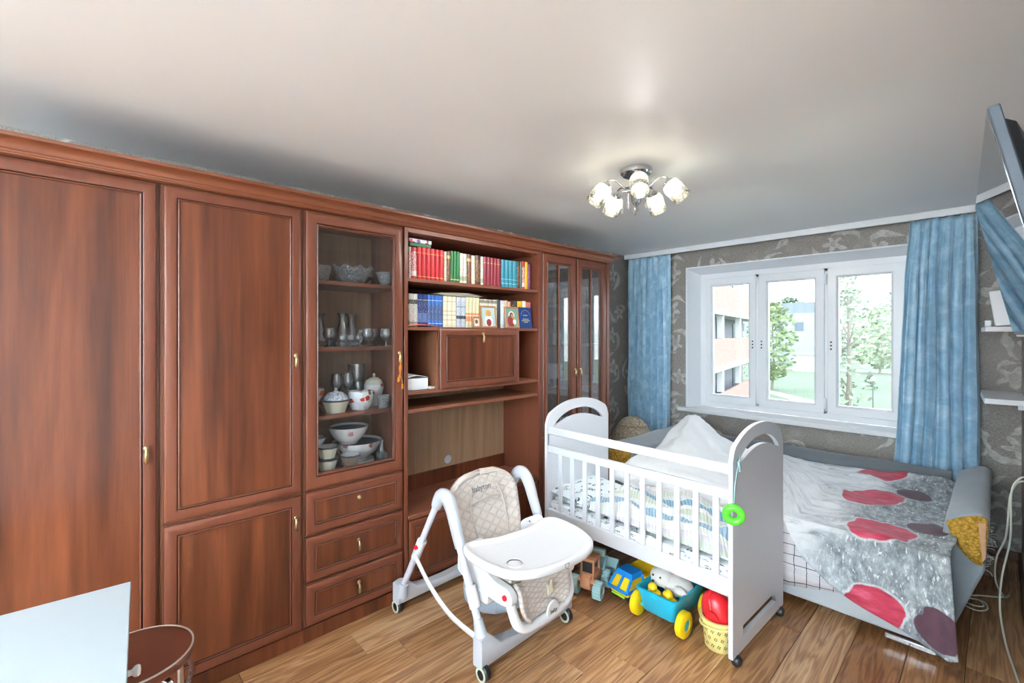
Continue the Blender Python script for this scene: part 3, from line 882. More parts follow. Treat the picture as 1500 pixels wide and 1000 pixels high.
row([(ev(1.377, 1.439, 2), 'book_white', .195, .16, 'white volume with black title block, @', 'white volumes with black title blocks'),
     (ev(1.440, 1.511, 2), 'book_navy', .196, .17, 'navy blue volume, @', 'navy volumes'),
     (ev(1.512, 1.618, 4), 'book_blue', .194, .17, 'bright blue volume, @', 'bright blue volumes'),
     (ev(1.620, 1.722, 3), 'book_creamline', .194, .17, 'cream gold-lined volume, @', 'cream gold-lined volumes'),
     (ev(1.723, 1.796, 2), 'book_slate', .193, .17, 'pale blue volume with dark band, @', 'pale blue volumes with dark bands'),
     (ev(1.798, 1.910, 4), 'book_sand', .197, .17, 'sand volume with orange block, @', 'sand volumes with orange blocks'),
     (ev(1.912, 2.064, 4), 'book_whitegrey', .190, .17, 'whitish grey-capped volume behind left icon, @', 'whitish grey-capped volumes'),
     ([2.066, 2.094], 'book_charcoal', .196, .17, 'charcoal book between the two icons', None),
     ([2.095, 2.135], 'book_paleblue', .190, .17, 'pale blue grey book left of the right icon', None),
     ([2.136, 2.165], 'book_tan', .192, .16, 'beige book behind the right icon', None),
     ([2.166, 2.192], 'book_tan', .186, .15, 'tan book left of a dark brown one behind the right icon', None),
     ([2.193, 2.229], 'book_darkbrown', .193, .16, 'dark brown book behind the right icon', None),
     ([2.231, 2.256], 'book_black', .190, .16, 'black book with white spot behind the right icon', None),
     ([2.258, 2.305], 'book_yellow', .193, .16, 'yellow book left of the blue booklet top', None),
     ([2.307, 2.344], 'book_cream', .196, .16, 'cream book behind the blue booklet', None),
     ([2.346, 2.394], 'book_pink', .190, .16, 'pink red book rightmost behind the blue booklet', None)], 1.5415, 'lower book shelf')

# things lying and standing with the books
simple('mag_green', '#2f7a4e', .5); simple('floral_white', '#e8dfe4', .6); simple('coral', '#e8623c', .45)
m, nt, b = newmat('floral_print'); g = G(nt)
vo = g.n('ShaderNodeTexVoronoi'); g.put(vo.inputs['Vector'], g.obj()); vo.inputs['Scale'].default_value = 60
g.put(b.inputs['Base Color'], g.ramp(g.sep(vo.outputs['Color'])[0], [(0, '#e8e4e8'), (.35, '#d0406a'), (.55, '#f0ecf0'), (.7, '#7a58a8'), (.85, '#3f9aa0')], 'CONSTANT'))
fbx = thing('gift_box', 'small flower-printed green box lying on top of the red books', 'box', (-2.42, 1.46, 2.0175))
MB().box(-2.50, -2.347, 1.385, 1.532, 2.0175, 2.038).build('base', 'mag_green', fbx, bevel=.003)
MB().box(-2.50, -2.345, 1.380, 1.535, 2.039, 2.062).build('lid', 'floral_print', fbx, bevel=.003)
ps = thing('paper_stack', 'loose stack of papers lying on top of the lower row of books', 'papers', (-2.42, 1.77, 1.7395))
for i in range(5):
    k = i * .0035
    MB().sheet(lambda u, v: (-2.50 + .15 * v + .003 * i, 1.64 - .01 * i + (.30 - .02 * i) * u, 1.7395 + k + .008 * u * u + .004 * math.sin(7 * u + i) * (1 - u) * .5 + .002), 10, 3).build('sheet', 'paper' if i % 2 else 'book_cream', ps, solid=.0012)
fo = MB()
fo.sheet(lambda u, v: (-2.345 + .05 * v, 1.34 + .21 * u, 1.5435 + .010 * math.sin(u * 3.0) * (1 - .4 * v) + .001), 12, 4)
tag(fo.build('folder', 'coral', None, solid=.004, soff=1), 'bent coral orange folder lying at the left front of the lower book shelf', 'folder')

def icon(name, label, y0, y1, z, h, lean, pic):
    t = thing(name, label, 'icon', (-2.318, (y0 + y1) / 2, z))
    w = y1 - y0; hw = w / 2
    R_ = Matrix.Translation((-2.318, (y0 + y1) / 2, z)) @ Matrix.Rotation(-lean, 4, 'Y')
    fr = MB(); e = .011
    fr.loft([rect(-hw, hw, 0, h, -.010, 'x'), rect(-hw, hw, 0, h, 0, 'x'), rect(-hw + e * .4, hw - e * .4, e * .4, h - e * .4, .003, 'x'), rect(-hw + e, hw - e, e, h - e, -.001, 'x'), rect(-hw + e, hw - e, e, h - e, -.010, 'x'), rect(-hw, hw, 0, h, -.010, 'x')], False, False)
    fr.xform(R_).build('frame', 'icon_frame', t)
    bk = MB().box(-.009, -.004, -hw + e - .001, hw - e + .001, e - .001, h - e + .001)
    bk.xform(R_).build('picture', pic[0], t)
    def disc(cy, cz, ry, rz, d, mat, nm):
        MB().loft([[(d + q, cy + ry * math.cos(a), cz + rz * math.sin(a)) for a in [k * math.pi / 9 for k in range(18)]] for q in (-.0006, .0006)]).xform(R_).build(nm, mat, t)
    for (cy, cz, ry, rz, d, mat, nm) in pic[1]: disc(cy * w, cz * h, ry * w, rz * h, d, mat, nm)
    return t
simple('icon_frame', '#a9794f', .4); simple('icon_sky', '#a9c3c8', .5); simple('icon_teal', '#6f9c92', .5); simple('icon_gold', '#c99a3c', .4)
simple('icon_white', '#e9e2da', .6); simple('icon_crimson', '#8e2c38', .6); simple('icon_skin', '#b98a66', .6); simple('icon_brown', '#6b4a34', .6)
icon('icon', 'framed icon of a gold-haloed bearded figure in white, left of the charcoal book', 1.905, 2.040, 1.5415, .147, rad(7),
     ('icon_sky', [(0, .66, .19, .17, -.0035, 'icon_gold', 'halo'), (0, .30, .26, .26, -.0030, 'icon_white', 'robe'), (.0, .24, .16, .17, -.0025, 'icon_crimson', 'stole'), (0, .63, .10, .11, -.0020, 'icon_skin', 'face')]))
icon('icon', 'framed icon of a mother in crimson with a child, right of the pale blue book', 2.124, 2.252, 1.5415, .150, rad(7),
     ('icon_teal', [(-.03, .60, .22, .20, -.0035, 'icon_white', 'halo'), (-.08, .32, .27, .28, -.0030, 'icon_crimson', 'robe'), (-.02, .58, .15, .16, -.0025, 'icon_brown', 'hood'), (.02, .57, .09, .10, -.0020, 'icon_skin', 'face'), (.16, .30, .12, .13, -.0015, 'icon_white', 'child_robe'), (.13, .46, .07, .07, -.0012, 'icon_skin', 'child_face')]))
icon('icon', 'small framed pale icon standing left of the gold-haloed one', 1.836, 1.896, 1.5415, .072, rad(6),
     ('icon_white', [(0, .55, .20, .2, -.0035, 'icon_brown', 'figure')]))
simple('booklet_blue', '#173a78', .35); simple('gold_print', '#c9b98a', .4)
bl = thing('booklet', 'navy blue booklet with pale title standing rightmost on the lower book shelf', 'booklet', (-2.318, 2.322, 1.5415))
RB = Matrix.Translation((-2.318, 2.322, 1.5415)) @ Matrix.Rotation(rad(-8), 4, 'Y')
MB().box(-.007, 0, -.060, .060, 0, .152).xform(RB).build('cover', 'booklet_blue', bl, bevel=.001)
ar = MB(); ar.tube([(.0006, .042 * math.cos(a), .095 + .036 * math.sin(a)) for a in [math.pi * k / 12 for k in range(13)]], .0011, 5)
ar.xform(RB).build('arch_print', 'gold_print', bl)
for i, (zz, ww) in enumerate(((.062, .030), (.051, .042), (.040, .020), (.090, .022))):
    ln = MB()
    n_ = int(ww / .006)
    for k in range(n_): ln.box(.0002, .0009, -ww + k * 2 * ww / n_, -ww + k * 2 * ww / n_ + 1.4 * ww / n_, zz, zz + .007)
    tag(ln.xform(RB).build('title_line', 'gold_print', bl), kind='stuff')
simple('card_white', '#e6ecf2', .5)
nb = thing('white_box', 'white open box with papers in the left nook beside the drop front', 'box', (-2.40, 1.44, 1.1705))
nbm = MB(); nbm.loft([rect(0, 0, 0, 0, 0, 'x')] if False else [[(x, y, z) for x, y in ((-2.52, 1.342), (-2.33, 1.342), (-2.33, 1.500), (-2.52, 1.500))] for z in (1.1705, 1.238)])
nbm.build('body', 'card_white', nb, bevel=.004)
MB().sheet(lambda u, v: (-2.52 + .19 * u, 1.342 + .158 * v, 1.240 + .022 * math.sin(3.1 * v) * (1 - .3 * u)), 6, 6).build('flap', 'card_white', nb, solid=.002)
MB().obox((-2.345, 1.525, 1.1775), (.05, .05, .012), Matrix.Rotation(.4, 3, 'Z')).build('leaflet', 'paper', nb, bevel=.001)
# ------------------------------------------------------------------ glass and china behind the doors
simple('porcelain', '#e8ebef', .18, coat=.5)
simple('porcelain_cream', '#e6e2cc', .25, coat=.4)
simple('china_dark_rim', '#3a4048', .3)
simple('china_brown', '#7e6a58', .35)
simple('china_inside', '#6c7a84', .3)
m, nt, b = newmat('china_floral'); g = G(nt)
vo = g.n('ShaderNodeTexVoronoi'); g.put(vo.inputs['Vector'], g.obj()); vo.inputs['Scale'].default_value = 26; vo.inputs['Randomness'].default_value = .9
f = g.math('MULTIPLY', g.math('LESS_THAN', g.math('ADD', vo.outputs['Distance'], g.math('MULTIPLY', g.noise(g.obj(), 90, 2), .35)), .58), g.math('GREATER_THAN', g.sep(vo.outputs['Color'])[0], .42))
c_ = g.mix(f, '#eef0f2', g.ramp(g.sep(vo.outputs['Color'])[1], [(0, '#d23022'), (.6, '#e0602a'), (.8, '#5a7a4a')], 'CONSTANT'))
g.put(b.inputs['Base Color'], c_); b.inputs['Roughness'].default_value = .2
m, nt, b = newmat('china_sprig'); g = G(nt)
vo = g.n('ShaderNodeTexVoronoi'); g.put(vo.inputs['Vector'], g.obj()); vo.inputs['Scale'].default_value = 22
f = g.math('MULTIPLY', g.math('LESS_THAN', g.math('ADD', vo.outputs['Distance'], g.math('MULTIPLY', g.noise(g.obj(), 120, 3), .55)), .62), g.math('GREATER_THAN', g.sep(vo.outputs['Color'])[0], .74))
g.put(b.inputs['Base Color'], g.mix(f, '#ebe8e6', '#b5757e')); b.inputs['Roughness'].default_value = .2
m, nt, b = newmat('china_blue'); g = G(nt)
g.put(b.inputs['Base Color'], g.ramp(g.noise(g.obj(), 70, 2), [(.5, '#eceff3'), (.56, '#5a78b0'), (.62, '#eceff3')])); b.inputs['Roughness'].default_value = .2

def vessel(name, label, cat, loc, prof, mat, n=20, ripple=None, group=None, rz=0):
    t = MB().lathe(prof, (0, 0, 0), n, ripple=ripple).build(name, mat, None, angle=50)
    t.location = loc; t.rotation_euler.z = rz
    return tag(t, label, cat, group)
def goblet(h, r, stem=.35, foot=.8):
    z0 = h * stem
    return [(0, 0), (r * foot, 0), (r * foot, .002), (r * .15, .006), (r * .12, z0 * .8), (r * .5, z0 + .004), (r * .95, z0 + (h - z0) * .35), (r, z0 + (h - z0) * .6), (r * .82, h), (r * .79, h), (r * .95, z0 + (h - z0) * .6), (r * .88, z0 + (h - z0) * .35), (r * .42, z0 + .008), (0, z0 + .006)]
def bowl(h, r, foot=.45, t=.004):
    return [(0, 0), (r * foot, 0), (r * foot, .006), (r * (foot + .05), .010), (r * .78, h * .42), (r * .94, h * .78), (r, h), (r - t, h), (r * .92 - t, h * .78), (r * .75 - t, h * .45), (r * foot, .014), (0, .013)]
def tumbler(h, r0, r1, t=.003):
    return [(0, 0), (r0, 0), (r1, h), (r1 - t, h), (r0 - t, .012), (0, .012)]
rip = lambda k, a: (lambda t, z: a * math.cos(k * t))
E3 = 'in the left cabinet'
# top shelf: crystal
cb = thing('crystal_bowl', 'large oval cut crystal bowl on the top shelf ' + E3, 'bowl', (-2.485, 1.103, 1.7715))
bw = MB().lathe(bowl(.100, .125, .5, .006), (0, 0, 0), 40, ripple=lambda a, z: .05 * math.cos(10 * a) * min(1, z / .06))
for i, p in enumerate(bw.v):
    zz = p[2] + (.010 * math.cos(10 * math.atan2(p[1], p[0])) if p[2] > .095 else 0); bw.v[i] = (p[0] * .75, p[1], zz)
bw.build('bowl', 'cut_crystal', cb, world=False, angle=20)
for k in range(10):
    a = 2 * math.pi * k / 10
    MB().obox((.082 * math.cos(a), .108 * math.sin(a), .062), (.012, .012, .016), Matrix.Rotation(a, 3, 'Z') @ Matrix.Rotation(.785, 3, 'X')).build('diamond_cut', 'cut_crystal', cb, world=False)
vessel('crystal_bowl', 'small cut crystal bowl left of the large oval one', 'bowl', (-2.45, .905, 1.7715), tumbler(.088, .040, .058), 'cut_crystal', 28, rip(14, .05))
vessel('crystal_bowl', 'small cut crystal bowl right of the large oval one', 'bowl', (-2.372, 1.243, 1.7715), bowl(.075, .052, .4), 'cut_crystal', 28, rip(12, .05))
# second shelf: carafes and small goblets
caraf = [(0, 0), (.072, 0), (.078, .01), (.070, .03), (.050, .07), (.026, .13), (.021, .155), (.030, .172), (.040, .184), (.037, .184), (.026, .172), (.018, .155), (.023, .13), (.046, .07), (.066, .03), (0, .012)]
for i, (x, y) in enumerate(((-2.595, .962), (-2.50, 1.050), (-2.59, 1.138))):
    vessel('carafe', ['leftmost', 'middle', 'rightmost'][i] + ' of three flared glass carafes on the second shelf ' + E3, 'carafe', (x, y, 1.4325), [(r_ * .74, z_) for r_, z_ in caraf], 'glassware', 24, None, 'glass carafes')
gp = goblet(.098, .034, .3, .75)
gl = [(.872, -2.46, 'at the left edge'), (.945, -2.42, 'second from the left'), (1.15, -2.40, 'right of the carafes'), (1.205, -2.455, 'second from the right'), (1.257, -2.39, 'at the right edge')]
for y, x, w in gl:
    vessel('goblet', 'stubby glass goblet ' + w + ' of the second shelf ' + E3, 'glass', (x, y, 1.4325), gp, 'glassware', 18, None, 'goblets of the second shelf')
gs = goblet(.062, .024, .35, .8)
for y, x, w in ((1.005, -2.40, 'left'), (1.045, -2.385, 'middle'), (1.095, -2.40, 'right')):
    vessel('shot_glass', 'small stemmed shot glass, ' + w + ' one in front of the carafes', 'glass', (x, y, 1.4325), gs, 'glassware', 14, None, 'shot glasses before the carafes')
sw = thing('glass_swan', 'small clear glass swan figurine between carafes and goblets', 'figurine', (-2.375, 1.075, 1.4325))
MB().ball((-2.375, 1.07, 1.447), .022, .026, .0145, 14, 8).build('body', 'cut_crystal', sw)
MB().tube(spline([(-2.375, 1.09, 1.452), (-2.372, 1.102, 1.475), (-2.372, 1.088, 1.500), (-2.372, 1.094, 1.518), (-2.372, 1.106, 1.508)], 4), [.007] * 8 + [.005] * 9, 8).build('neck', 'cut_crystal', sw)
# third shelf
def tureen(loc, label, body, lid, s=1.0, lidlab=None):
    t = thing('lidded_dish', label, 'dish', loc)
    MB().lathe([(0, 0), (.046 * s, 0), (.062 * s, .045 * s), (.068 * s, .058 * s), (.064 * s, .058 * s), (0, .05 * s)], n=36, ripple=rip(8, .035)).build('dish', body, t, world=False)
    MB().lathe([(.060 * s, .0585 * s), (.070 * s, .0585 * s), (.071 * s, .064 * s), (.062 * s, .066 * s)], n=36, ripple=rip(8, .04)).build('rim', 'china_dark_rim', t, world=False)
    MB().lathe([(.062 * s, .064 * s), (.058 * s, .080 * s), (.036 * s, .102 * s), (.010 * s, .108 * s), (.006 * s, .116 * s), (.010 * s, .124 * s), (0, .128 * s)], n=24).build('lid', lid, t, world=False)
    return t
tureen((-2.40, .972, 1.0865), 'cream ribbed dish with blue-painted domed lid on the third shelf ' + E3, 'porcelain_cream', 'china_blue', 1.02)
cup = thing('cup', 'small painted bowl at the left edge of the third shelf ' + E3, 'bowl', (-2.46, .885, 1.0865))
MB().lathe(bowl(.070, .048, .5), (0, 0, .055), 22).build('bowl', 'china_floral', cup, world=False)
MB().lathe([(0, 0), (.034, 0), (.030, .02), (.014, .05), (.02, .056), (0, .056)], n=18).build('foot', 'glassware', cup, world=False)
fb_ = thing('gravy_dish', 'white dish painted with big red flowers on the third shelf ' + E3, 'dish', (-2.41, 1.113, 1.0865))
MB().lathe([(0, 0), (.046, 0), (.058, .018), (.066, .040), (.060, .042), (0, .02)], n=26).build('saucer', 'porcelain', fb_, world=False)
dm = MB().lathe([(0, .022), (.050, .03), (.066, .055), (.070, .085), (.066, .10), (.060, .10), (.060, .06), (0, .04)], n=32, ripple=rip(5, .05)); dm.build('bowl', 'china_floral', fb_, world=False)
sb = thing('sugar_bowl', 'cream sugar bowl with knobbed lid and pink flower at the right of the third shelf', 'bowl', (-2.475, 1.225, 1.0865))
MB().lathe([(0, 0), (.030, 0), (.038, .02), (.048, .075), (.056, .10), (.054, .125), (.050, .125), (0, .1)], n=22).build('bowl', 'china_sprig', sb, world=False)
MB().lathe([(.053, .126), (.046, .145), (.022, .162), (.006, .166), (.009, .178), (.004, .186), (0, .187)], n=20).build('lid', 'porcelain_cream', sb, world=False)
vessel('tumbler', 'clear cut tumbler in front of the cream sugar bowl', 'glass', (-2.362, 1.226, 1.0865), tumbler(.070, .026, .034), 'cut_crystal', 20, rip(10, .03))
vessel('vase', 'tall clear glass vase at the back of the third shelf ' + E3, 'vase', (-2.595, 1.175, 1.0865), tumbler(.235, .030, .050), 'glassware', 20)
for i, (x, y) in enumerate(((-2.54, 1.035), (-2.54, 1.100))):
    vessel('wine_glass', ['left', 'right'][i] + ' clear tulip wine glass behind the lidded dish', 'glass', (x, y, 1.0865), goblet(.19, .034, .48, .8), 'glassware', 18, None, 'tulip wine glasses')
vessel('wine_glass', 'small clear wine glass behind the red-flowered dish', 'glass', (-2.52, 1.150, 1.0865), goblet(.14, .026, .5, .9), 'glassware', 16)
# bottom of the left cabinet (board at z .735)
ZB = .7355
def bowl_thing(label, loc, prof, mat, inner, n=28, rot=None):
    t = thing('serving_bowl', label, 'bowl', loc)
    o = MB().lathe(prof, n=n).build('bowl', mat, t, world=False)
    MB().lathe([(0, prof[-1][1] + .001), (prof[6][0] * .40, prof[-1][1] + .002), (prof[6][0] * .76, prof[6][1] * .5), (prof[6][0] * .93, prof[6][1] * .86), (prof[6][0] * .92, prof[6][1] * .88), (0, prof[-1][1] + .006)], n=n).build('glaze', inner, t, world=False)
    return t
bowl_thing('wide white bowl under the dark-lined bowl at the bottom ' + E3, (-2.50, 1.135, ZB + .055), bowl(.105, .135, .4), 'china_sprig', 'china_inside')
bowl_thing('white sprigged bowl with dark inside, stacked in the wide bowl', (-2.49, 1.08, ZB + .155), bowl(.095, .108, .45), 'china_sprig', 'china_inside')
pl = MB().lathe([(0, 0), (.06, 0), (.095, .026), (.092, .055), (.06, .055), (0, .053)], n=26).build('plate_stack', 'porcelain', None)
pl.location = (-2.50, 1.135, ZB); tag(pl, 'thick plain dish under the wide white bowl', 'dish')
def stackcup(loc, label, mats):
    t = thing('ribbed_mould', label, 'dish', loc)
    for i, mt in enumerate(mats):
        MB().lathe([(0, i * .062), (.036, i * .062), (.050, i * .062 + .052), (.046, i * .062 + .052), (0, i * .062 + .02)], n=32, ripple=rip(8, .05)).build('cup', mt, t, world=False)
        MB().lathe([(.046, i * .062 + .0525), (.053, i * .062 + .0525), (.053, i * .062 + .0605), (.044, i * .062 + .0605)], n=32, ripple=rip(8, .06)).build('rim', 'china_dark_rim', t, world=False)
    MB().lathe([(0, (len(mats) - 1) * .062 + .056), (.043, (len(mats) - 1) * .062 + .056), (.045, (len(mats) - 1) * .062 + .061), (0, (len(mats) - 1) * .062 + .0605)], n=32, ripple=rip(8, .06)).build('inside', 'porcelain', t, world=False)
    return t
stackcup((-2.375, .918, ZB), 'stack of cream ribbed moulds at the bottom left ' + E3, ['china_brown', 'porcelain_cream', 'porcelain_cream'])
stackcup((-2.365, 1.035, ZB), 'brown ribbed mould with white inside at the bottom ' + E3, ['china_brown', 'china_brown'])
vessel('bowl', 'plain white bowl at the left edge of the bottom board ' + E3, 'bowl', (-2.46, .875, ZB + .165), bowl(.055, .065, .5), 'porcelain', 22)
jar_ = MB().lathe([(0, 0), (.055, 0), (.058, .08), (.05, .163), (0, .163)], n=20).build('jar', 'china_brown', None); jar_.location = (-2.46, .868, ZB)
tag(jar_, 'dark jar under the plain white bowl at the bottom left', 'jar')
bt = thing('glass_bottle', 'square clear glass bottle at the bottom right ' + E3, 'bottle', (-2.375, 1.222, ZB))
MB().box(-.024, .024, -.024, .024, 0, .10).build('body', 'glassware', bt, world=False, bevel=.006)
MB().lathe([(0, .100), (.018, .100), (.010, .125), (.008, .165), (.011, .17), (0, .17)], n=14).build('neck', 'glassware', bt, world=False)
vessel('salt_shaker', 'small white salt shaker right of the square glass bottle', 'shaker', (-2.36, 1.272, ZB), [(0, 0), (.014, 0), (.013, .035), (.010, .05), (0, .052)], 'porcelain', 14)
vessel('saucer', 'grey saucer lying in front of the wide white bowl', 'saucer', (-2.36, 1.145, ZB), [(0, 0), (.03, 0), (.05, .014), (.048, .016), (.02, .006), (0, .006)], 'grey_plastic', 22)
# right display cabinet
E5 = 'in the right cabinet'
gt = goblet(.15, .030, .45, .85)
for i, (x, y) in enumerate(((-2.42, 2.70), (-2.40, 2.76), (-2.43, 2.82), (-2.42, 2.88), (-2.41, 3.13), (-2.42, 3.19))):
    vessel('wine_glass', ORD[i] + ' from the left of the stemmed glasses on the top shelf ' + E5, 'glass', (x, y, 1.7525), gt, 'glassware', 16, None, 'stemmed glasses on the top right shelf')
vessel('crystal_bowl', 'round crystal bowl on the top shelf ' + E5, 'bowl', (-2.52, 2.72, 1.7525), bowl(.09, .09, .45), 'cut_crystal', 28, rip(12, .05))
gf = goblet(.19, .026, .5, 1.0); tb = tumbler(.085, .028, .034)
for i, (x, y) in enumerate(((-2.46, 2.69), (-2.43, 2.755), (-2.45, 2.815), (-2.42, 2.875), (-2.44, 3.16), (-2.42, 3.22))):
    vessel('champagne_flute', ORD[i] + ' from the left of the tall flutes on the middle shelf ' + E5, 'glass', (x, y, 1.4205), gf, 'glassware', 16, None, 'tall flutes')
for i, (x, y) in enumerate(((-2.37, 2.67), (-2.36, 2.73), (-2.37, 2.79))):
    vessel('tumbler', ORD[i] + ' from the left of the clear tumblers before the flutes', 'glass', (x, y, 1.4205), tb, 'glassware', 16, None, 'tumblers before the flutes')
for i in range(2):
    vessel('serving_bowl', ['lower', 'upper'][i] + ' of two nested large white bowls on the lower shelf ' + E5, 'bowl', (-2.535, 2.82, 1.0925 + .055 * i), bowl(.105, .115, .45), 'porcelain', 28, None, 'nested white bowls')
for i, (x, y) in enumerate(((-2.36, 2.66), (-2.355, 2.73), (-2.36, 3.10), (-2.38, 3.18))):
    vessel('crystal_cup', ORD[i] + ' from left of the small crystal cups on the lower shelf ' + E5, 'glass', (x, y, 1.0925), tumbler(.058, .022, .032), 'cut_crystal', 18, rip(9, .05), 'small crystal cups')
for i, (x, y) in enumerate(((-2.40, 2.72), (-2.40, 2.84))):
    vessel('crystal_bowl', ['left', 'right'][i] + ' cut crystal bowl on the bottom board ' + E5, 'bowl', (x, y, .7355), bowl(.12, .055, .5), 'cut_crystal', 24, rip(10, .05), 'bottom crystal bowls')
# ------------------------------------------------------------------ folding high chair
def mat_quilt(name, base, line, sc=26.0):
    m, nt, b = newmat(name); g = G(nt)
    uv = g.uv(); s = g.sep(uv)
    a = g.math('ABSOLUTE', g.math('SINE', g.math('MULTIPLY', g.math('ADD', s[0], s[1]), sc)))
    c = g.math('ABSOLUTE', g.math('SINE', g.math('MULTIPLY', g.math('SUBTRACT', s[0], s[1]), sc)))
    h = g.math('POWER', g.math('MINIMUM', a, c), .35)
    col = g.mix(h, line, base)
    g.put(b.inputs['Base Color'], g.mix(g.math('MULTIPLY', g.noise(g.obj(), 60, 3), .25), col, '#bdb2aa'))
    b.inputs['Roughness'].default_value = .55
    g.bump(b, h, .5, .008)
mat_quilt('quilt_beige', '#cfc5be', '#b3a8a0', 44.0)
simple('piping_beige', '#d9c9bb', .6)
simple('lettering_grey', '#4c5056', .5)
simple('bag_blue', '#a7b6c8', .5, sheen=.2)
simple('black_strap', '#202226', .7)
HC = thing('high_chair', 'white folding high chair with beige quilted seat and white tray beside the cot', 'high chair', (-1.86, 1.55, 0), rad(2))
def hb(mb, name, mat, par=HC, **kw): return mb.build(name, mat, par, world=False, **kw)
# base bars with feet (front and rear)
for (x, nm, sc) in ((.305, 'front_bar', 1.0), (-.365, 'rear_bar', .85)):
    ys = [-.318, -.285, -.262, -.20, -.10, 0, .10, .20, .262, .285, .318]
    top = [.175, .185, .180, .125, .105, .100, .105, .125, .180, .185, .175]
    poly = [(y, .052) for y in ys] + [(y, .052 + (t - .052) * sc) for y, t in zip(ys[::-1], top[::-1])]
    mb = MB()
    rings = []
    for dx, ins in ((-.030, .008), (-.024, 0), (.024, 0), (.030, .008)):
        rings.append([(x + dx, y * (1 - ins * .6), min(max(z, .052 + ins), z + 1) - (ins if z > .06 else 0)) for y, z in poly])
    mb.loft(rings)
    hb(mb, nm, 'grey_plastic', angle=50)
# legs, hubs
for s in (-1, 1):
    y = .272 * s; yb = .288 * s
    hb(MB().tube([(.300, yb, .12), (.285, yb * .995, .20), (.085, y, .60)], .0175, 12), 'front_leg', 'tube_lilac')
    hb(MB().tube([(-.352, yb, .12), (-.06, y, .645)], .0165, 12), 'rear_leg', 'tube_lilac')
    hub = spline([(.132, y, .500), (.098, y, .582), (.066, y, .660), (.030, y, .706), (-.012, y, .708), (-.044, y, .672), (-.060, y, .640)], 5)
    n = len(hub)
    hb(MB().tube(hub, [lerp(.0275, .035, min(1, i / 12)) if i < n - 8 else lerp(.034, .026, (i - n + 8) / 7) for i in range(n)], 14, flat=(1.0, .85)), 'hub', 'grey_plastic', angle=60)
    hb(MB().tube([(.302, yb, .165), (.290, yb, .195), (.272, yb * .993, .235)], [.029, .026, .021], 12), 'leg_socket', 'grey_plastic')
    hb(MB().tube([(.245, y * 1.02, .27), (.205, y * 1.01, .35)], [.026, .025], 12), 'leg_slider', 'white_plastic')
    hb(MB().tube([(-.348, yb, .095), (-.325, yb, .165)], [.034, .024], 12), 'rear_socket', 'grey_plastic')
    j = hb(MB().tube([(-.235, y * 1.02, .330), (-.178, y * 1.01, .435)], [.024, .026], 12), 'joint', 'white_plastic')
    hb(MB().lathe([(0, 0), (.011, 0), (.011, .012), (0, .013)], (-.192, y * 1.01 - .034, .405), 12, 'y'), 'release_button', 'red_plastic', j)
    br = spline([(-.205, y * 1.10, .355), (-.06, y * 1.12, .255), (.10, y * 1.12, .185), (.285, y * 1.06, .150)], 5)
    hb(MB().tube(br, .0125, 10, flat=(1.25, .6)), 'brace', 'white_plastic')
    # casters
    for (cx, cyo) in ((.330, 0.0), (-.365, 0.0)):
        cc = (cx, yb * 1.0, .0338)
        w = hb(MB().lathe([(0, -.019), (.025, -.019), (.0335, -.010), (.0335, .010), (.025, .019), (0, .019)], (cc[0], cc[1] - .012 * 1, cc[2]), 18, 'y'), 'caster', 'black_rubber')
        hb(MB().lathe([(.021, -.0005), (.031, -.0005), (.031, .0025), (.021, .0025)], (cc[0], cc[1] - .0335, cc[2]), 18, 'y', cap=False), 'caster_rim', 'wheel_rim_cream', w)
        hb(MB().tube([(cc[0] - .01, cc[1], .045), (cc[0] - .012, cc[1], .075)], [.016, .012], 10), 'caster_fork', 'black_plastic', w)
# seat side panels, knuckles
side = [(.05, .355), (.055, .430), (.10, .490), (.175, .525), (.215, .500), (.235, .440), (.30, .395), (.385, .385), (.42, .350), (.40, .310), (.30, .305), (.18, .330), (.09, .335)]
for s in (-1, 1):
    y = .205 * s
    pts = [(p.x, p.y) for p in spline([(a, c, 0) for a, c in side + side[:1]], 4)[:-1]]
    p_ = hb(MB().prism(pts, 'y', y - .022, y + .022), 'side_panel', 'white_plastic', bevel=.008)
    hb(MB().lathe([(0, -.034), (.030, -.034), (.040, -.026), (.040, .026), (.030, .034), (0, .034)], (.178, y, .490), 20, 'y'), 'armrest_knuckle', 'white_plastic', angle=50)
    hb(MB().lathe([(0, 0), (.004, 0), (.004, .003), (0, .003)], (.165, y - .0365, .505), 8, 'y'), 'screw_hole', 'dark_slot', p_)
    hb(MB().lathe([(0, 0), (.012, 0), (.013, .006), (0, .009)], (.385, y + (-.030 if s < 0 else .022), .350), 12, 'y'), 'footrest_button', 'red_plastic', p_)
    hb(MB().box(.18, .275, y - .03, y + .03, .268, .335), 'slider_bracket', 'white_plastic', bevel=.012)
# seat pan and cushions
hb(MB().box(.02, .34, -.18, .18, .325, .350), 'seat_pan', 'white_plastic', bevel=.008)
def quilt_sheet(outline_w, path, thick, name, bulge=.012):
    """cushion: path = list of (x,z) from top down, outline_w(t) = half width"""
    P = spline([(x, 0, z) for x, z in path], 6); n = len(P) - 1
    def fn(u, v):
        f = v * n; i = min(int(f), n - 1); p = P[i].lerp(P[i + 1], f - i)
        w = outline_w(v); q = (u - .5) * 2
        d = P[min(i + 1, n)] - P[i]; nn = Vector((-d.z, 0, d.x)).normalized()
        if nn.x < 0: nn = -nn
        side_ = .030 * abs(q) ** 3
        return p + Vector((0, q * w, 0)) + nn * (bulge * (1 - q * q) + side_)
    mb = MB().sheet(fn, 22, 30, lambda u, v: (u * .42, v * .62))
    return hb(mb, name, 'quilt_beige', solid=thick, angle=70)
def backw(v):
    # rounded head, widest a third down, tapering to the seat
    if v < .38: return .228 * math.sqrt(max(0.0, 1 - ((.38 - v) / .38) ** 2.0)) + .004
    return .232 - .072 * ((v - .38) / .62) ** 1.5
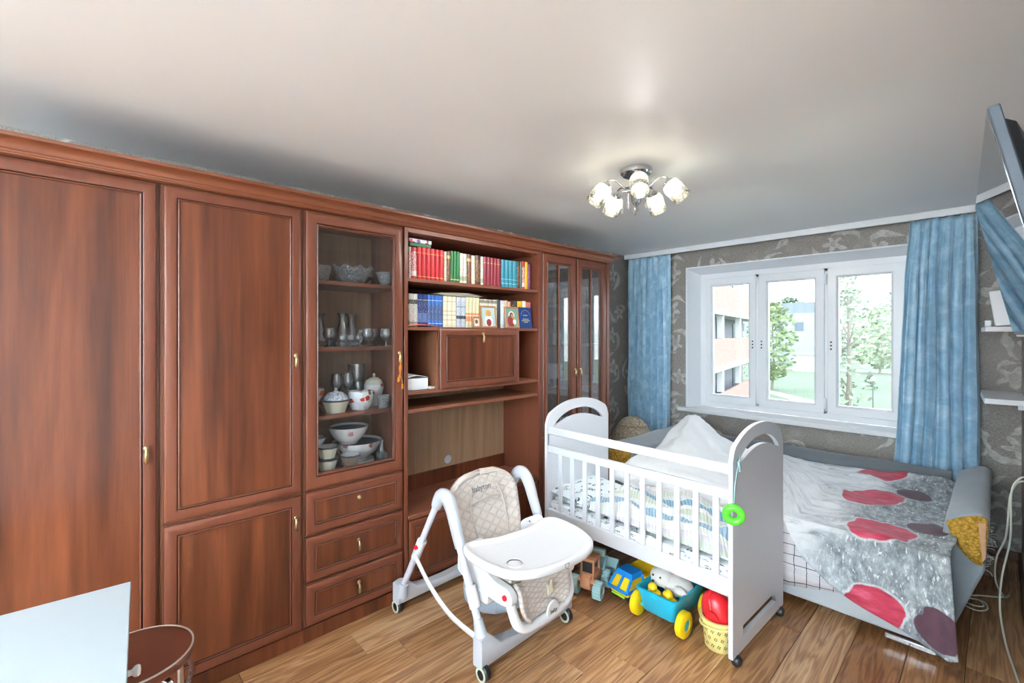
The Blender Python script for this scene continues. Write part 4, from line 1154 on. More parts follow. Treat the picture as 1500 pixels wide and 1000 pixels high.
bk = quilt_sheet(backw, [(-.070, .752), (-.045, .68), (-.010, .58), (.035, .475), (.065, .405)], .030, 'backrest')
# piping round the backrest edge
pp = []
Pb = spline([(x, 0, z) for x, z in [(-.070, .752), (-.045, .68), (-.010, .58), (.035, .475), (.065, .405)]], 6)
def back_pt(v, s):
    f = v * (len(Pb) - 1); i = min(int(f), len(Pb) - 2); p = Pb[i].lerp(Pb[i + 1], f - i)
    return p + Vector((.026, s * (backw(v) + .002), .008))
vs_ = [1 - .03 * k for k in range(33)] + [.02, .008]
pp = [back_pt(v, -1) for v in vs_] + [back_pt(v, 1) for v in vs_[::-1]]
hb(MB().tube(pp, .0045, 6), 'piping', 'piping_beige', bk)
# seams of the inner cushion
for s in (-1, 1):
    hb(MB().tube(spline([(-.010, .085 * s, .700), (.018, .112 * s, .620), (.052, .112 * s, .520), (.085, .100 * s, .420)], 5), .004, 5), 'seam', 'quilt_beige', bk)
hb(MB().tube(spline([(.012, -.112, .622), (.017, 0, .640), (.012, .112, .622)], 5), .004, 5), 'seam', 'quilt_beige', bk)
bs = MB(); 
bs.loft([[(x - .045, y, z) for x, y, z in [(-.060 + .135 * t, backw(t) * .93 * q, .745 - .34 * t) for t in (.06, .2, .4, .6, .8, 1.0) for q in (-1,)] + [(-.060 + .135 * t, backw(t) * .93, .745 - .34 * t) for t in (1.0, .8, .6, .4, .2, .06)]],
         [(x - .018, y, z) for x, y, z in [(-.060 + .135 * t, backw(t) * .97 * q, .745 - .34 * t) for t in (.06, .2, .4, .6, .8, 1.0) for q in (-1,)] + [(-.060 + .135 * t, backw(t) * .97, .745 - .34 * t) for t in (1.0, .8, .6, .4, .2, .06)]]])
hb(bs, 'back_shell', 'white_plastic')
# lettering on the headrest
MT = Matrix.Translation((.006, -.03, .694)) @ Matrix(((0, -.34, .94, 0), (1, 0, 0, 0), (0, .94, .34, 0), (0, 0, 0, 1)))
lt = text_part('lettering', 'babyton', .040, MT, 'lettering_grey', bk, world=False)
seatw = lambda v: lerp(.165, .170, v)
quilt_sheet(seatw, [(.02, .400), (.12, .372), (.26, .365), (.36, .362)], .022, 'seat_cushion', .008)
def legw(v):
    return .172 if v < .5 else .172 - .055 * ((v - .5) / .5) ** 2.2
fq = quilt_sheet(legw, [(.365, .362), (.392, .335), (.405, .275), (.414, .215)], .018, 'leg_cushion', .006)
hb(MB().prism([(-.02, 0), (.02, 0), (.014, .03), (.02, .055), (.012, .055), (.006, .042), (-.006, .042), (-.012, .055), (-.02, .055), (-.014, .03)], 'x', 0, .006).xform(Matrix.Translation((.424, .03, .285)) @ Matrix.Rotation(rad(10), 4, 'X')), 'harness_buckle', 'porcelain_cream', fq)
# footrest frame
fr = spline([(.365, -.203, .360), (.398, -.200, .295), (.418, -.186, .232), (.424, -.140, .198), (.426, -.06, .188), (.426, .06, .188), (.424, .140, .198), (.418, .186, .232), (.398, .200, .295), (.365, .203, .360)], 6)
ff = hb(MB().tube(fr, .0225, 12), 'footrest_frame', 'white_plastic', angle=60)
hb(MB().lathe([(0, -.006), (.040, -.006), (.044, 0), (.040, .006), (0, .006)], (.440, .030, .214), 20, 'x'), 'badge', 'white_plastic', ff)
MB2 = Matrix.Translation((.4475, .030, .212)) @ Matrix(((0, 0, 1, 0), (1, 0, 0, 0), (0, 1, 0, 0), (0, 0, 0, 1)))
text_part('lettering', 'baby', .026, MB2, 'lettering_grey', ff, world=False)
hb(MB().box(.395, .402, -.195, -.180, .315, .345), 'strap_loop', 'black_strap', ff)
# toy basket under the seat
bag = MB()
bag.loft([[(x0 + .0, y, z) for x0, y, z in r] for r in (
    [(-.06, -.19, .285), (.30, -.19, .285), (.30, .19, .285), (-.06, .19, .285)],
    [(-.08, -.22, .20), (.30, -.215, .19), (.30, .215, .19), (-.08, .22, .20)],
    [(-.04, -.18, .135), (.25, -.18, .125), (.25, .18, .125), (-.04, .18, .135)])], False, True)
hb(bag, 'storage_bag', 'bag_blue', subsurf=2, solid=.003)
# tray
def outline(s, z, n=64):
    """tray outline in the chair's frame, s = inset"""
    base = [(.235, 0.0), (.232, .09), (.212, .16), (.196, .215), (.203, .262), (.245, .291), (.33, .297), (.43, .286), (.53, .245), (.585, .165), (.603, .08), (.606, 0)]
    loop = [Vector((x, y, 0)) for x, y in base] + [Vector((x, -y, 0)) for x, y in base[-2:0:-1]]
    L = [loop[-1]] + loop + loop[:2]
    out = []
    for i in range(1, len(L) - 2):
        for k in range(3):
            t = k / 3; p0, p1, p2, p3 = L[i - 1], L[i], L[i + 1], L[i + 2]
            out.append(.5 * ((2 * p1) + (p2 - p0) * t + (2 * p0 - 5 * p1 + 4 * p2 - p3) * t * t + (3 * p1 - p0 - 3 * p2 + p3) * t ** 3))
    res = []
    m_ = len(out)
    for i, p in enumerate(out):
        d = (out[(i + 1) % m_] - out[i - 1]).normalized()
        nn = Vector((-d.y, d.x, 0))
        if nn.dot(Vector((.41, 0, 0)) - p) < 0 and abs(p.y) > .2: nn = -nn
        if abs(p.y) <= .2:
            nn = Vector((1, 0, 0)) if p.x < .41 else nn
            if p.x >= .41 and nn.x > 0: nn = -nn
        q = p + nn * s
        tw = rad(-8); dx_, dy_ = q.x - .18, q.y
        res.append((.18 + dx_ * math.cos(tw) - dy_ * math.sin(tw), dx_ * math.sin(tw) + dy_ * math.cos(tw) - .012, z))
    return res
tz = .490
tr = MB().loft([outline(.012, tz), outline(.0, tz + .012), outline(.0, tz + .034), outline(.006, tz + .041), outline(.018, tz + .042), outline(.026, tz + .036), outline(.034, tz + .030), outline(.046, tz + .0285)], True, True)
ty = hb(tr, 'tray', 'white_plastic', angle=50)
hb(MB().lathe([(.030, 0), (.036, 0), (.034, .003), (.032, .003)], (.44, -.225, tz + .0285), 26, cap=False), 'cup_ring', 'white_plastic', ty)
sh = [(-.013, .012), (.013, .012), (.013, 0), (0, -.014), (-.013, 0)]
em = MB().loft([[(.607, y * k, z * k + tz + .020) for y, z in sh] for k in (1.0, .78)] , False, False)
em.xform(Matrix.Translation((.18, 0, 0)) @ Matrix.Rotation(rad(-8), 4, 'Z') @ Matrix.Translation((-.1785, -.01, 0)))
e1 = hb(em, 'shield_emblem', 'lettering_grey', ty)
for s in (-1, 1):
    hb(MB().box(.17, .30, .215 * s - .014, .215 * s + .014, tz - .012, tz + .006), 'tray_arm', 'white_plastic', ty, bevel=.006)

# ------------------------------------------------------------------ baby cot
CT = thing('baby_cot', 'white wooden baby cot with slatted side, arched ends and black casters', 'cot', (-.805, 2.105, 0), rad(-1.5))
def cb_(mb, name, mat='white_paint', par=CT, **kw): return mb.build(name, mat, par, world=False, **kw)
CD, CL = .640, 1.165
def end_panel(x0, x1):
    """arched panel in the YZ plane with a crescent hand hole and a low slot; built as strips between outer and inner contours"""
    mb = MB()
    def arch(t):     # top edge height at y = t*CD
        q = abs(2 * t - 1)
        z = .970 + .094 * (1 - q ** 2.3)
        if q > .90: z -= .045 * ((q - .90) / .10) ** 2
        return z
    N = 40
    ys = [CD * i / N for i in range(N + 1)]
    def hole(t):
        q = (2 * t - 1) / .78
        if abs(q) >= 1: return None
        up = arch(t) - .060 - .02 * q * q
        lo = .900 + .062 * (1 - abs(q) ** 2.0) - .004
        e = math.sqrt(1 - q ** 6)
        mid = (up + lo) / 2; hh = max(.001, (up - lo) / 2 * e)
        return mid - hh, mid + hh
    def slot(t):
        if .17 <= t <= .83: return .105, .155
        return None
    def col(y0, y1, z00, z01, z10, z11):
        mb.add([(x0, y0, z00), (x0, y1, z10), (x0, y1, z11), (x0, y0, z01), (x1, y0, z00), (x1, y1, z10), (x1, y1, z11), (x1, y0, z01)],
               [(0, 3, 2, 1), (4, 5, 6, 7), (0, 1, 5, 4), (2, 3, 7, 6)] + ([(0, 4, 7, 3)] if y0 == 0 else []) + ([(1, 2, 6, 5)] if y1 == CD else []))
    for i in range(N):
        t0, t1 = i / N, (i + 1) / N
        y0, y1 = ys[i], ys[i + 1]
        segs = [(.045, .045)]
        s0, s1 = slot(t0), slot(t1)
        if s0 and s1: segs += [(s0[0], s1[0]), (s0[1], s1[1])]
        h0, h1 = hole(t0), hole(t1)
        if h0 or h1:
            if not h0: m_ = sum(h1) / 2; h0 = (m_ - .012, m_ - .011) if t0 < .5 else (m_, m_)
            if not h1: m_ = sum(h0) / 2; h1 = (m_ - .012, m_ - .011)
            segs += [(h0[0], h1[0]), (h0[1], h1[1])]
        segs += [(arch(t0), arch(t1))]
        for k in range(0, len(segs), 2):
            col(y0, y1, segs[k][0], segs[k + 1][0], segs[k][1], segs[k + 1][1])
    # weld the strips
    bm = bmesh.new()
    vv = [bm.verts.new(p) for p in mb.v]
    for f in mb.f: bm.faces.new([vv[i] for i in f])
    bmesh.ops.remove_doubles(bm, verts=bm.verts, dist=1e-5)
    bm.verts.index_update()
    out = MB(); out.v = [tuple(v.co) for v in bm.verts]; out.f = [tuple(v.index for v in f.verts) for f in bm.faces]; out.m = [0] * len(out.f)
    bm.free()
    return out
cb_(end_panel(-.020, 0), 'end_panel', angle=30)
cb_(end_panel(-CL, -CL + .020), 'end_panel', angle=30)
cb_(MB().box(-CL + .02, -.02, .004, .026, .866, .911), 'top_bar', bevel=.006)
for s, (z0, z1) in (('side_rail', (.752, .797)), ('side_board', (.316, .398))):
    cb_(MB().box(-CL + .02, -.02, .004, .028, z0, z1), s, bevel=.005)
for i in range(11):
    x = -.082 - .0963 * i
    cb_(MB().box(x - .0155, x + .0155, .010, .022, .396, .754), 'slat', bevel=.003)
cb_(MB().box(-CL + .02, -.02, CD - .028, CD - .004, .316, .398), 'back_board', bevel=.005)
cb_(MB().box(-CL + .02, -.02, .028, CD - .028, .318, .334), 'mattress_base')
for x in (-.012, -CL + .012):
    for y in (.045, CD - .045):
        w = cb_(MB().lathe([(0, -.017), (.019, -.017), (.0245, -.010), (.0245, .010), (.019, .017), (0, .017)], (x + .010, y, .0245), 16, 'x'), 'caster', 'black_rubber')
        cb_(MB().tube([(x, y, .035), (x, y, .055)], [.012, .009], 8), 'caster_stem', 'steel_grey', w)
for x in (-.0205, -CL + .0205):
    cb_(MB().box(x - .003, x + .003, .006, .012, .797, .866), 'guide_pin', 'steel_grey')

simple('mattress_white', '#eceff2', .8)
def mat_print(name, base, ink, sc, thr, scale2=1.0):
    m, nt, b = newmat(name); g = G(nt)
    p = g.uv()
    vo = g.n('ShaderNodeTexVoronoi', voronoi_dimensions='2D'); g.put(vo.inputs['Vector'], p); vo.inputs['Scale'].default_value = sc
    ln = g.math('SINE', g.math('MULTIPLY_ADD', g.noise(p, sc * 2.2, 2), 30.0, 0.0))
    f = g.math('MULTIPLY', g.math('LESS_THAN', vo.outputs['Distance'], .30), g.math('GREATER_THAN', g.sep(vo.outputs['Color'])[0], thr))
    f = g.math('MULTIPLY', f, g.math('GREATER_THAN', ln, -.1))
    tint = g.ramp(g.sep(vo.outputs['Color'])[1], [(0, ink), (.55, ink), (.75, '#7f9aa0')], 'CONSTANT')
    g.put(b.inputs['Base Color'], g.mix(f, base, tint)); b.inputs['Roughness'].default_value = .85
    g.bump(b, g.noise(p, 9, 3), .35, .02)
mat_print('sheet_print', '#e9edf0', '#4c565e', 17, .35)
mat_print('pillow_print', '#dfe8ec', '#3f4850', 13, .30)
m, nt, b = newmat('knit_stripes'); g = G(nt)
s_ = g.sep(g.uv())
w_ = g.math('ADD', g.math('MULTIPLY_ADD', s_[0], -.10, s_[1]), g.math('MULTIPLY', g.noise(g.uv(), 6, 2), .03))
st = g.math('FRACT', g.math('MULTIPLY', w_, 2.3))
colr = g.ramp(st, [(0, '#e8ebe6'), (.13, '#7fa9c2'), (.27, '#e3e9ea'), (.38, '#c3d4c0'), (.52, '#eceae6'), (.62, '#5f97b8'), (.74, '#dfe4e8'), (.84, '#c9d8c4'), (.93, '#d7d2de')], 'CONSTANT')
kn = g.math('SINE', g.math('MULTIPLY', g.math('ADD', s_[0], g.math('MULTIPLY', s_[1], .35)), 330.0))
g.put(b.inputs['Base Color'], g.mix(g.math('MULTIPLY', g.math('GREATER_THAN', kn, .2), .30), colr, '#f4f6f6'))
b.inputs['Roughness'].default_value = .95; b.inputs['Sheen Weight'].default_value = .3
g.bump(b, kn, .5, .006)
# mattress resting on the cot base
mt = thing('cot_mattress', 'cot mattress in a white printed fitted sheet inside the baby cot', 'mattress', (-.805, 2.105, 0), rad(-1.5))
x0, x1 = -CL + .024, -.024
def mfn(u, v):
    a = (v * 2 - .5) if False else v
    # cross-section path: front bottom -> front top -> back top -> back bottom
    P = [(.034, .336), (.031, .38), (.034, .425), (.05, .437), (.20, .441), (.42, .441), (CD - .05, .437), (CD - .034, .425), (CD - .034, .336)]
    f = v * (len(P) - 1); i = min(int(f), len(P) - 2); t = f - i
    y = lerp(P[i][0], P[i + 1][0], t); z = lerp(P[i][1], P[i + 1][1], t)
    x = lerp(x0, x1, u)
    return Vector((x, y + .002 * fbm(x * 9, z * 30), z + (.006 * fbm(x * 7, y * 7) if z > .42 else 0)))
ms = MB().sheet(mfn, 40, 24, lambda u, v: (u * 1.15, v * .8)); ms.build('fitted_sheet', 'sheet_print', mt, world=False, solid=.004)
MB().box(x0 + .008, x1 - .008, .040, CD - .040, .335, .428).build('core', 'mattress_white', mt, world=False, bevel=.02)
# flat pillow at the left end
def pillow(nm, label, c, sx, sy, sz, rz, mat, tilt=0.0, grp=None):
    t = thing(nm, label, 'pillow', c, rz, grp)
    def fn(sgn):
        def f(u, v):
            a, b2 = 2 * u - 1, 2 * v - 1
            h = max(0, (1 - abs(a) ** 3.2)) ** .55 * max(0, (1 - abs(b2) ** 3.2)) ** .55
            return Vector((a * sx * (1 - .05 * (1 - abs(b2))), b2 * sy * (1 - .05 * (1 - abs(a))), sgn * sz * h + .006 * fbm(a * 3, b2 * 3, sgn) * h + tilt * a * sx + sz))
        return f
    mb = MB().sheet(fn(1), 22, 22, lambda u, v: (u * .5, v * .5)).sheet(fn(-1), 22, 22, lambda u, v: (u * .5, v * .5))
    mb.build('cover', mat, t, world=False, angle=70)
    return t
pillow('cot_pillow', 'flat printed baby pillow at the left end inside the cot', (-1.80, 2.40, .452), .17, .235, .034, rad(-3), 'pillow_print', -.06)
# knitted striped blanket, rumpled
def bfn(u, v):
    x = lerp(-.93, -.028, u); y = lerp(.040, .60, v)
    e = min(1, min(u, 1 - u) * 9) * min(1, min(v, 1 - v) * 8)
    z = .452 + e * (.055 + .040 * fbm(x * 4.5 + 3, y * 5) + .016 * math.sin(x * 17 + y * 6) + .012 * fbm(x * 14, y * 14)) + .012
    return Vector((x + .02 * fbm(y * 5, 2.0), y + .0 * fbm(x * 5, 7.0), max(z, .4555)))
kb_ = MB().sheet(bfn, 60, 40, lambda u, v: (u * .90 + v * .12, v * .56))
bl_ = thing('knitted_blanket', 'rumpled knitted blanket in blue, green and white stripes inside the cot', 'blanket', (-.805, 2.105, 0), rad(-1.5))
kb_.build('knit', 'knit_stripes', bl_, world=False, solid=.008, soff=1, angle=80)
# folded muslin beside the pillow
def cfn(u, v):
    x = lerp(-1.12, -.90, u); y = lerp(.05, .30, v)
    e = min(1, min(u, 1 - u) * 5) * min(1, min(v, 1 - v) * 5)
    return Vector((x, y, .456 + e * (.03 + .02 * fbm(x * 9, y * 9, 4))))
mu = MB().sheet(cfn, 24, 24, lambda u, v: (u * .25, v * .25))
mth = thing('muslin_cloth', 'crumpled printed muslin cloth at the front left corner inside the cot', 'cloth', (-.805, 2.105, 0), rad(-1.5))
mu.build('cloth', 'sheet_print', mth, world=False, solid=.006, soff=1, angle=80)

# green teething ring on a blue ribbon hung from the right cot end
simple('green_ring', '#55d032', .3); simple('ribbon_blue', '#a9cdd6', .6)
gr = thing('teething_ring', 'bright green teething ring hanging on a pale blue ribbon from the right cot end', 'toy', (-.79, 2.13, .70))
MB().tube([(-.792 + .031 * .93 * math.cos(a), 2.080 + .031 * .36 * math.cos(a), .706 + .031 * math.sin(a)) for a in [k * math.pi / 14 for k in range(28)]], .0165, 12, closed=True).build('ring', 'green_ring', gr)
rb = spline([(-.792, 2.088, .735), (-.793, 2.095, .80), (-.792, 2.110, .86), (-.797, 2.152, .915), (-.798, 2.170, .945)], 5)
MB().tube(rb, .006, 6, flat=(.5, 1.2)).build('ribbon', 'ribbon_blue', gr)
MB().tube([(-.792, 2.086, .750), (-.792, 2.082, .722)], [.007, .009], 8).build('clasp', 'porcelain', gr)
MB().obox((-.793, 2.150, .905), (.012, .020, .05), Matrix.Rotation(.3, 3, 'X')).build('bow', 'ribbon_blue', gr, bevel=.004)
# ------------------------------------------------------------------ sofa bed
def mat_cloth(name, c1, c2, sc=180, rough=.85, sheen=.3):
    m, nt, b = newmat(name); g = G(nt)
    a = g.noise(g.scale(g.obj(), (1, 1, 4)), sc, 2); d = g.noise(g.obj(), 9, 3)
    g.put(b.inputs['Base Color'], g.mix(g.math('ADD', g.math('MULTIPLY', a, .6), g.math('MULTIPLY', d, .4)), c1, c2))
    b.inputs['Roughness'].default_value = rough; b.inputs['Sheen Weight'].default_value = sheen
    g.bump(b, g.math('ADD', a, g.math('MULTIPLY', d, 2.0)), .3, .004)
mat_cloth('sofa_grey', '#757f88', '#a3abb2', 160)
mat_cloth('sofa_grey_shaded', '#555b61', '#767c82', 160)  # sofa grey darkened for the backrest, its shade put into the colour
mat_cloth('sofa_base_grey', '#a9aeb3', '#c2c6ca', 200)
m, nt, b = newmat('foam_yellow'); g = G(nt)
vo = g.n('ShaderNodeTexVoronoi'); g.put(vo.inputs['Vector'], g.obj()); vo.inputs['Scale'].default_value = 75
g.put(b.inputs['Base Color'], g.mix(g.math('MULTIPLY', vo.outputs['Distance'], 1.1), '#d0a53e', '#8f6a20'))
b.inputs['Roughness'].default_value = .95; g.bump(b, vo.outputs['Distance'], .8, .01)
simple('foam_pink', '#c79a7a', .9, var=.3, sc=40)
SF = thing('sofa_bed', 'unfolded grey sofa bed with torn armrests under the window', 'sofa bed', (-1.08, 3.6, 0))
def sp(mb, name, mat, par=SF, **kw): return mb.build(name, mat, par, **kw)
sp(MB().box(-1.93, -.185, 2.862, 3.36, .050, .205), 'pull_out_base', 'sofa_base_grey', bevel=.012)
sp(MB().box(-1.97, -.185, 3.37, 4.20, .035, .38), 'base', 'sofa_grey', bevel=.012)
for x in (-1.85, -1.05, -.3):
    for y in (3.0, 4.1):
        sp(MB().lathe([(0, 0), (.022, 0), (.028, .04), (.028, .06), (0, .06)], (x, y, 0), 12), 'foot', 'black_plastic')
cr = sp(MB().box(-.375, -.19, 2.846, 2.861, .022, .046), 'chrome_rail', 'chrome', bevel=.003); cr['label'] = 'shiny chrome rail at the front corner'
sp(MB().box(-1.93, -.200, 2.868, 3.52, .206, .468), 'mattress', 'mattress_white', bevel=.03, bseg=3)
sp(MB().box(-1.95, -.205, 3.523, 4.135, .381, .468), 'seat_cushion', 'sofa_grey', bevel=.025, bseg=3)
def back_sec(y0, y1):
    p = [(4.150, .10), (4.155, .30), (4.175, .50), (4.195, .548), (4.235, .572), (4.285, .574), (4.325, .560), (4.343, .50), (4.343, .10)]
    return p
sp(MB().loft([[(x, y, z + .003 * math.sin(x * 9)) for y, z in back_sec(0, 0)] for x in [-1.97 + 1.76 * k / 14 for k in range(15)]]), 'backrest', 'sofa_grey_shaded', angle=60)
def arm(poly, y0, y1, nm, foamp):
    rings = []
    for k in range(9):
        y = lerp(y0, y1, k / 8); q = .006 * math.sin(k * 1.7)
        rings.append([(x, y, z + (q if z > .3 else 0)) for x, z in poly])
    a = sp(MB().loft(rings), nm, 'sofa_grey', angle=50, bevel=.012)
    f = MB(); rings = []
    cx = sum(p[0] for p in foamp) / len(foamp); cz = sum(p[1] for p in foamp) / len(foamp)
    P = [(p.x, p.y) for p in spline([(x, z, 0) for x, z in foamp + foamp[:1]], 5)[:-1]]
    for kk, yy in ((1.0, y0 + .012), (1.0, y0 - .010), (.9, y0 - .020), (.55, y0 - .024)):
        rings.append([(cx + (x - cx) * kk + .003 * fbm(x * 40, z * 40), yy + .005 * fbm(x * 50, z * 50), cz + (z - cz) * kk) for x, z in P])
    ff = sp(f.loft(rings), 'torn_foam', 'foam_yellow', a, angle=80); ff['label'] = 'bare yellow foam where the cover is torn'
    return a
ar_ = arm([(-.195, .02), (-.150, .02), (-.040, .345), (-.022, .598), (-.05, .622), (-.10, .614), (-.180, .562), (-.195, .45)], 3.19, 4.35, 'armrest',
    [(-.176, .552), (-.10, .598), (-.034, .603), (-.030, .50), (-.042, .395), (-.060, .372), (-.105, .40), (-.150, .47)])
al_ = arm([(-1.965, .02), (-2.01, .02), (-2.195, .345), (-2.215, .575), (-2.18, .602), (-2.09, .604), (-1.985, .565), (-1.965, .45)], 3.17, 4.35, 'armrest',
    [(-1.99, .545), (-2.08, .588), (-2.185, .586), (-2.19, .48), (-2.165, .38), (-2.09, .40), (-2.02, .46)])
fp = MB()
fp.loft([[(x, y, z) for x, z in ((-.062, .585), (-.036, .590), (-.036, .42), (-.048, .40))] for y in (3.158, 3.166)])
sp(fp, 'foam_edge', 'foam_pink', ar_)
fz = MB(); rn = random.Random(5)
for i in range(26):
    y = rn.uniform(3.17, 3.24); z = rn.uniform(.36, .58); x = lerp(-.035, -.018, (z - .36) / .22)
    p0 = Vector((x - .004, y, z)); p1 = p0 + Vector((rn.uniform(.006, .028), rn.uniform(-.02, .02), rn.uniform(-.03, .012)))
    fz.tube([p0, (p0 + p1) / 2 + Vector((.006, 0, .004)), p1], .0013, 4)
tag(sp(fz, 'frayed_threads', 'sofa_base_grey', ar_), kind='stuff')

# checked fitted sheet over the pulled-out mattress
m, nt, b = newmat('sheet_grid'); g = G(nt)
s_ = g.sep(g.uv())
def gridline(x, per, w): return g.math('LESS_THAN', g.math('ABSOLUTE', g.math('SUBTRACT', g.math('FRACT', g.math('DIVIDE', x, per)), .5)), w)
f = g.math('MAXIMUM', gridline(g.math('ADD', s_[0], g.math('MULTIPLY', g.noise(g.uv(), 7, 2), .02)), .060, .030), gridline(g.math('ADD', s_[1], g.math('MULTIPLY', g.noise(g.uv(), 6, 2), .02)), .052, .034))
g.put(b.inputs['Base Color'], g.mix(f, '#dfdde2', '#3c3d42')); b.inputs['Roughness'].default_value = .85
def shp(v):
    P = [(2.850, .175), (2.853, .215), (2.855, .43), (2.866, .465), (2.90, .474), (3.30, .474)]
    f_ = v * (len(P) - 1); i = min(int(f_), len(P) - 2); t = f_ - i
    return lerp(P[i][0], P[i + 1][0], t), lerp(P[i][1], P[i + 1][1], t)
def sfn(u, v):
    x = lerp(-1.90, -.205, u); y, z = shp(v)
    return Vector((x, y - .004 * abs(fbm(x * 6, z * 5)), z + ((-.065 * max(0, min(1, (-.45 - x) / .35)) + .006 * math.sin(x * 9)) if v < .04 else 0)))
st = MB().sheet(sfn, 60, 20, lambda u, v: (lerp(-1.9, -.2, u), v * 1.05))
tag(st.build('fitted_sheet', 'sheet_grid', None, solid=.003, soff=1, angle=80), 'white fitted sheet with a thin black check on the pulled-out sofa bed', 'bed sheet')

# printed throw with tulips
m, nt, b = newmat('tulip_print'); g = G(nt)
s_ = g.sep(g.uv()); X_, S_ = s_[0], s_[1]
wn_ = g.math('MULTIPLY', g.math('SUBTRACT', g.noise(g.uv(), 11, 3), .5), .05)
def ell(a, c, ra, rc, pw):
    e1 = g.math('POWER', g.math('DIVIDE', g.math('ABSOLUTE', a), ra), pw); e2 = g.math('POWER', g.math('DIVIDE', g.math('ABSOLUTE', c), rc), 1.8)
    return g.math('MULTIPLY', g.math('SUBTRACT', 1.0, g.math('ADD', e1, e2)), 12.0, clamp=True)
red = pur = rim = 0.0
for (cx_, cs_, ang_, rp_, rq_) in ((-.415, 2.535, 0.0, .118, .092), (-.410, 2.985, 54.0, .165, .115), (-.525, 3.560, 54.0, .185, .125), (-.545, 4.085, 40.0, .170, .110)):
    ca_, sa_ = math.cos(rad(ang_)), math.sin(rad(ang_))
    ux = g.math('ADD', g.math('SUBTRACT', X_, cx_), wn_); us = g.math('ADD', g.math('SUBTRACT', S_, cs_), g.math('MULTIPLY', wn_, -.8))
    p_ = g.math('ADD', g.math('MULTIPLY', ux, ca_), g.math('MULTIPLY', us, sa_)); q_ = g.math('SUBTRACT', g.math('MULTIPLY', us, ca_), g.math('MULTIPLY', ux, sa_))
    red = g.math('MAXIMUM', red, ell(p_, q_, rp_, rq_, 2.0))
    rim = g.math('MAXIMUM', rim, ell(p_, q_, rp_ + .012, rq_ + .012, 2.0))
    pur = g.math('MAXIMUM', pur, ell(g.math('SUBTRACT', p_, rp_ + .105), q_, .085, .085, 1.8))
mott = g.noise(g.scale(g.uv(), (26, 14, 1)), 1.0, 4, .7)
dash = g.noise(g.scale(g.uv(), (75, 26, 1)), 1.0, 2, .6)
grey = g.ramp(mott, [(.30, '#4c5258'), (.48, '#838a8f'), (.62, '#a9b0b4'), (.75, '#d5dadc')])
grey = g.mix(g.math('MULTIPLY', g.math('SUBTRACT', dash, .57), 8, clamp=True), grey, '#dfe4e6')
vein = g.noise(g.scale(g.uv(), (5, 16, 1)), 1.0, 4, .65, 1.2)
marble = g.ramp(vein, [(.28, '#8b9299'), (.38, '#cbd1d6'), (.5, '#e6eaed'), (.75, '#f1f3f4')])
edge = g.math('ADD', g.math('ADD', X_, .64), g.math('MULTIPLY', g.math('SUBTRACT', g.noise(g.uv(), 5, 4), .5), .45))
edge = g.math('ADD', edge, g.math('MULTIPLY', g.math('SUBTRACT', 3.2, S_), .10))
base = g.mix(g.math('MULTIPLY', edge, 7.0, clamp=True), marble, grey)
base = g.mix(g.math('MULTIPLY', rim, .7), base, '#cfd4d8')
purc = g.mix(g.math('MULTIPLY', mott, .8), '#2e1c28', '#6d4452')
base = g.mix(pur, base, purc)
redc = g.ramp(g.noise(g.scale(g.uv(), (10, 30, 1)), 1.0, 3), [(.3, '#941f35'), (.5, '#b9324c'), (.72, '#cd5c74')])
base = g.mix(red, base, redc)
g.put(b.inputs['Base Color'], base); b.inputs['Roughness'].default_value = .8; b.inputs['Sheen Weight'].default_value = .15
g.bump(b, g.noise(g.uv(), 14, 4), .4, .02)
HANG = [(-1.05, .0), (-.84, .0), (-.815, .04), (-.72, .205), (-.60, .295), (-.50, .33), (-.34, .385), (-.17, .43), (-.12, .40)]
def hang(x):
    for (a, p), (c, q) in zip(HANG, HANG[1:]):
        if x <= c: return lerp(p, q, max(0, min(1, (x - a) / (c - a))))
    return HANG[-1][1]
def tul(u, v):
    x = lerp(-1.05 - .22 * max(0, 1 - v / .72), -.145, u)
    if v < .72:
        t = v / .72
        y = lerp(4.128, 2.862 + max(0, -.765 - x) * 2.6, t)
        z = .487 + .055 * max(0, (y - 3.75) / .38) ** 1.5 * (.5 + .5 * min(1, max(0, (x + .9) / .5)))
        w = .010 * math.sin(x * 14 + y * 9) + .022 * fbm(x * 5, y * 5, 2)
        rg = math.sin((x * .55 - y * .83) * 22 + 2 * fbm(x * 2, y * 2))
        z += max(-.006, w + .014 * rg * max(0, 1 - abs(x + .75) / .45))
        if x > -.235: z -= .25 * (x + .235) ** 1.0 * .4
        return Vector((x + .012 * fbm(y * 3, 5.0) * (1 if x > -.3 else .3), y, max(z, .4815)))
    t = (v - .72) / .28
    h = hang(x) * t
    roll = min(1, h / .06)
    y = 2.862 - .022 * roll - .05 * max(0, h - .1) / .3 + .010 * math.sin(x * 19 + h * 4) * min(1, h / .1)
    z = .487 - max(0, h - .012)
    if x > -.3: y -= .03 * (x + .3) / .15 * t
    return Vector((x + .03 * t * max(0, (x + .4) / .25), y, z))
def tuv(u, v):
    x = lerp(-1.05 - .22 * max(0, 1 - v / .72), -.145, u)
    return (x, lerp(4.128, 2.862, v / .72)) if v < .72 else (x, 2.862 - hang(x) * (v - .72) / .28)
tb_ = MB().sheet(tul, 70, 90, tuv)
tag(tb_.build('bed_throw', 'tulip_print', None, solid=.006, soff=1, angle=80), 'grey marbled throw printed with red and purple tulips, hanging off the sofa bed', 'blanket')

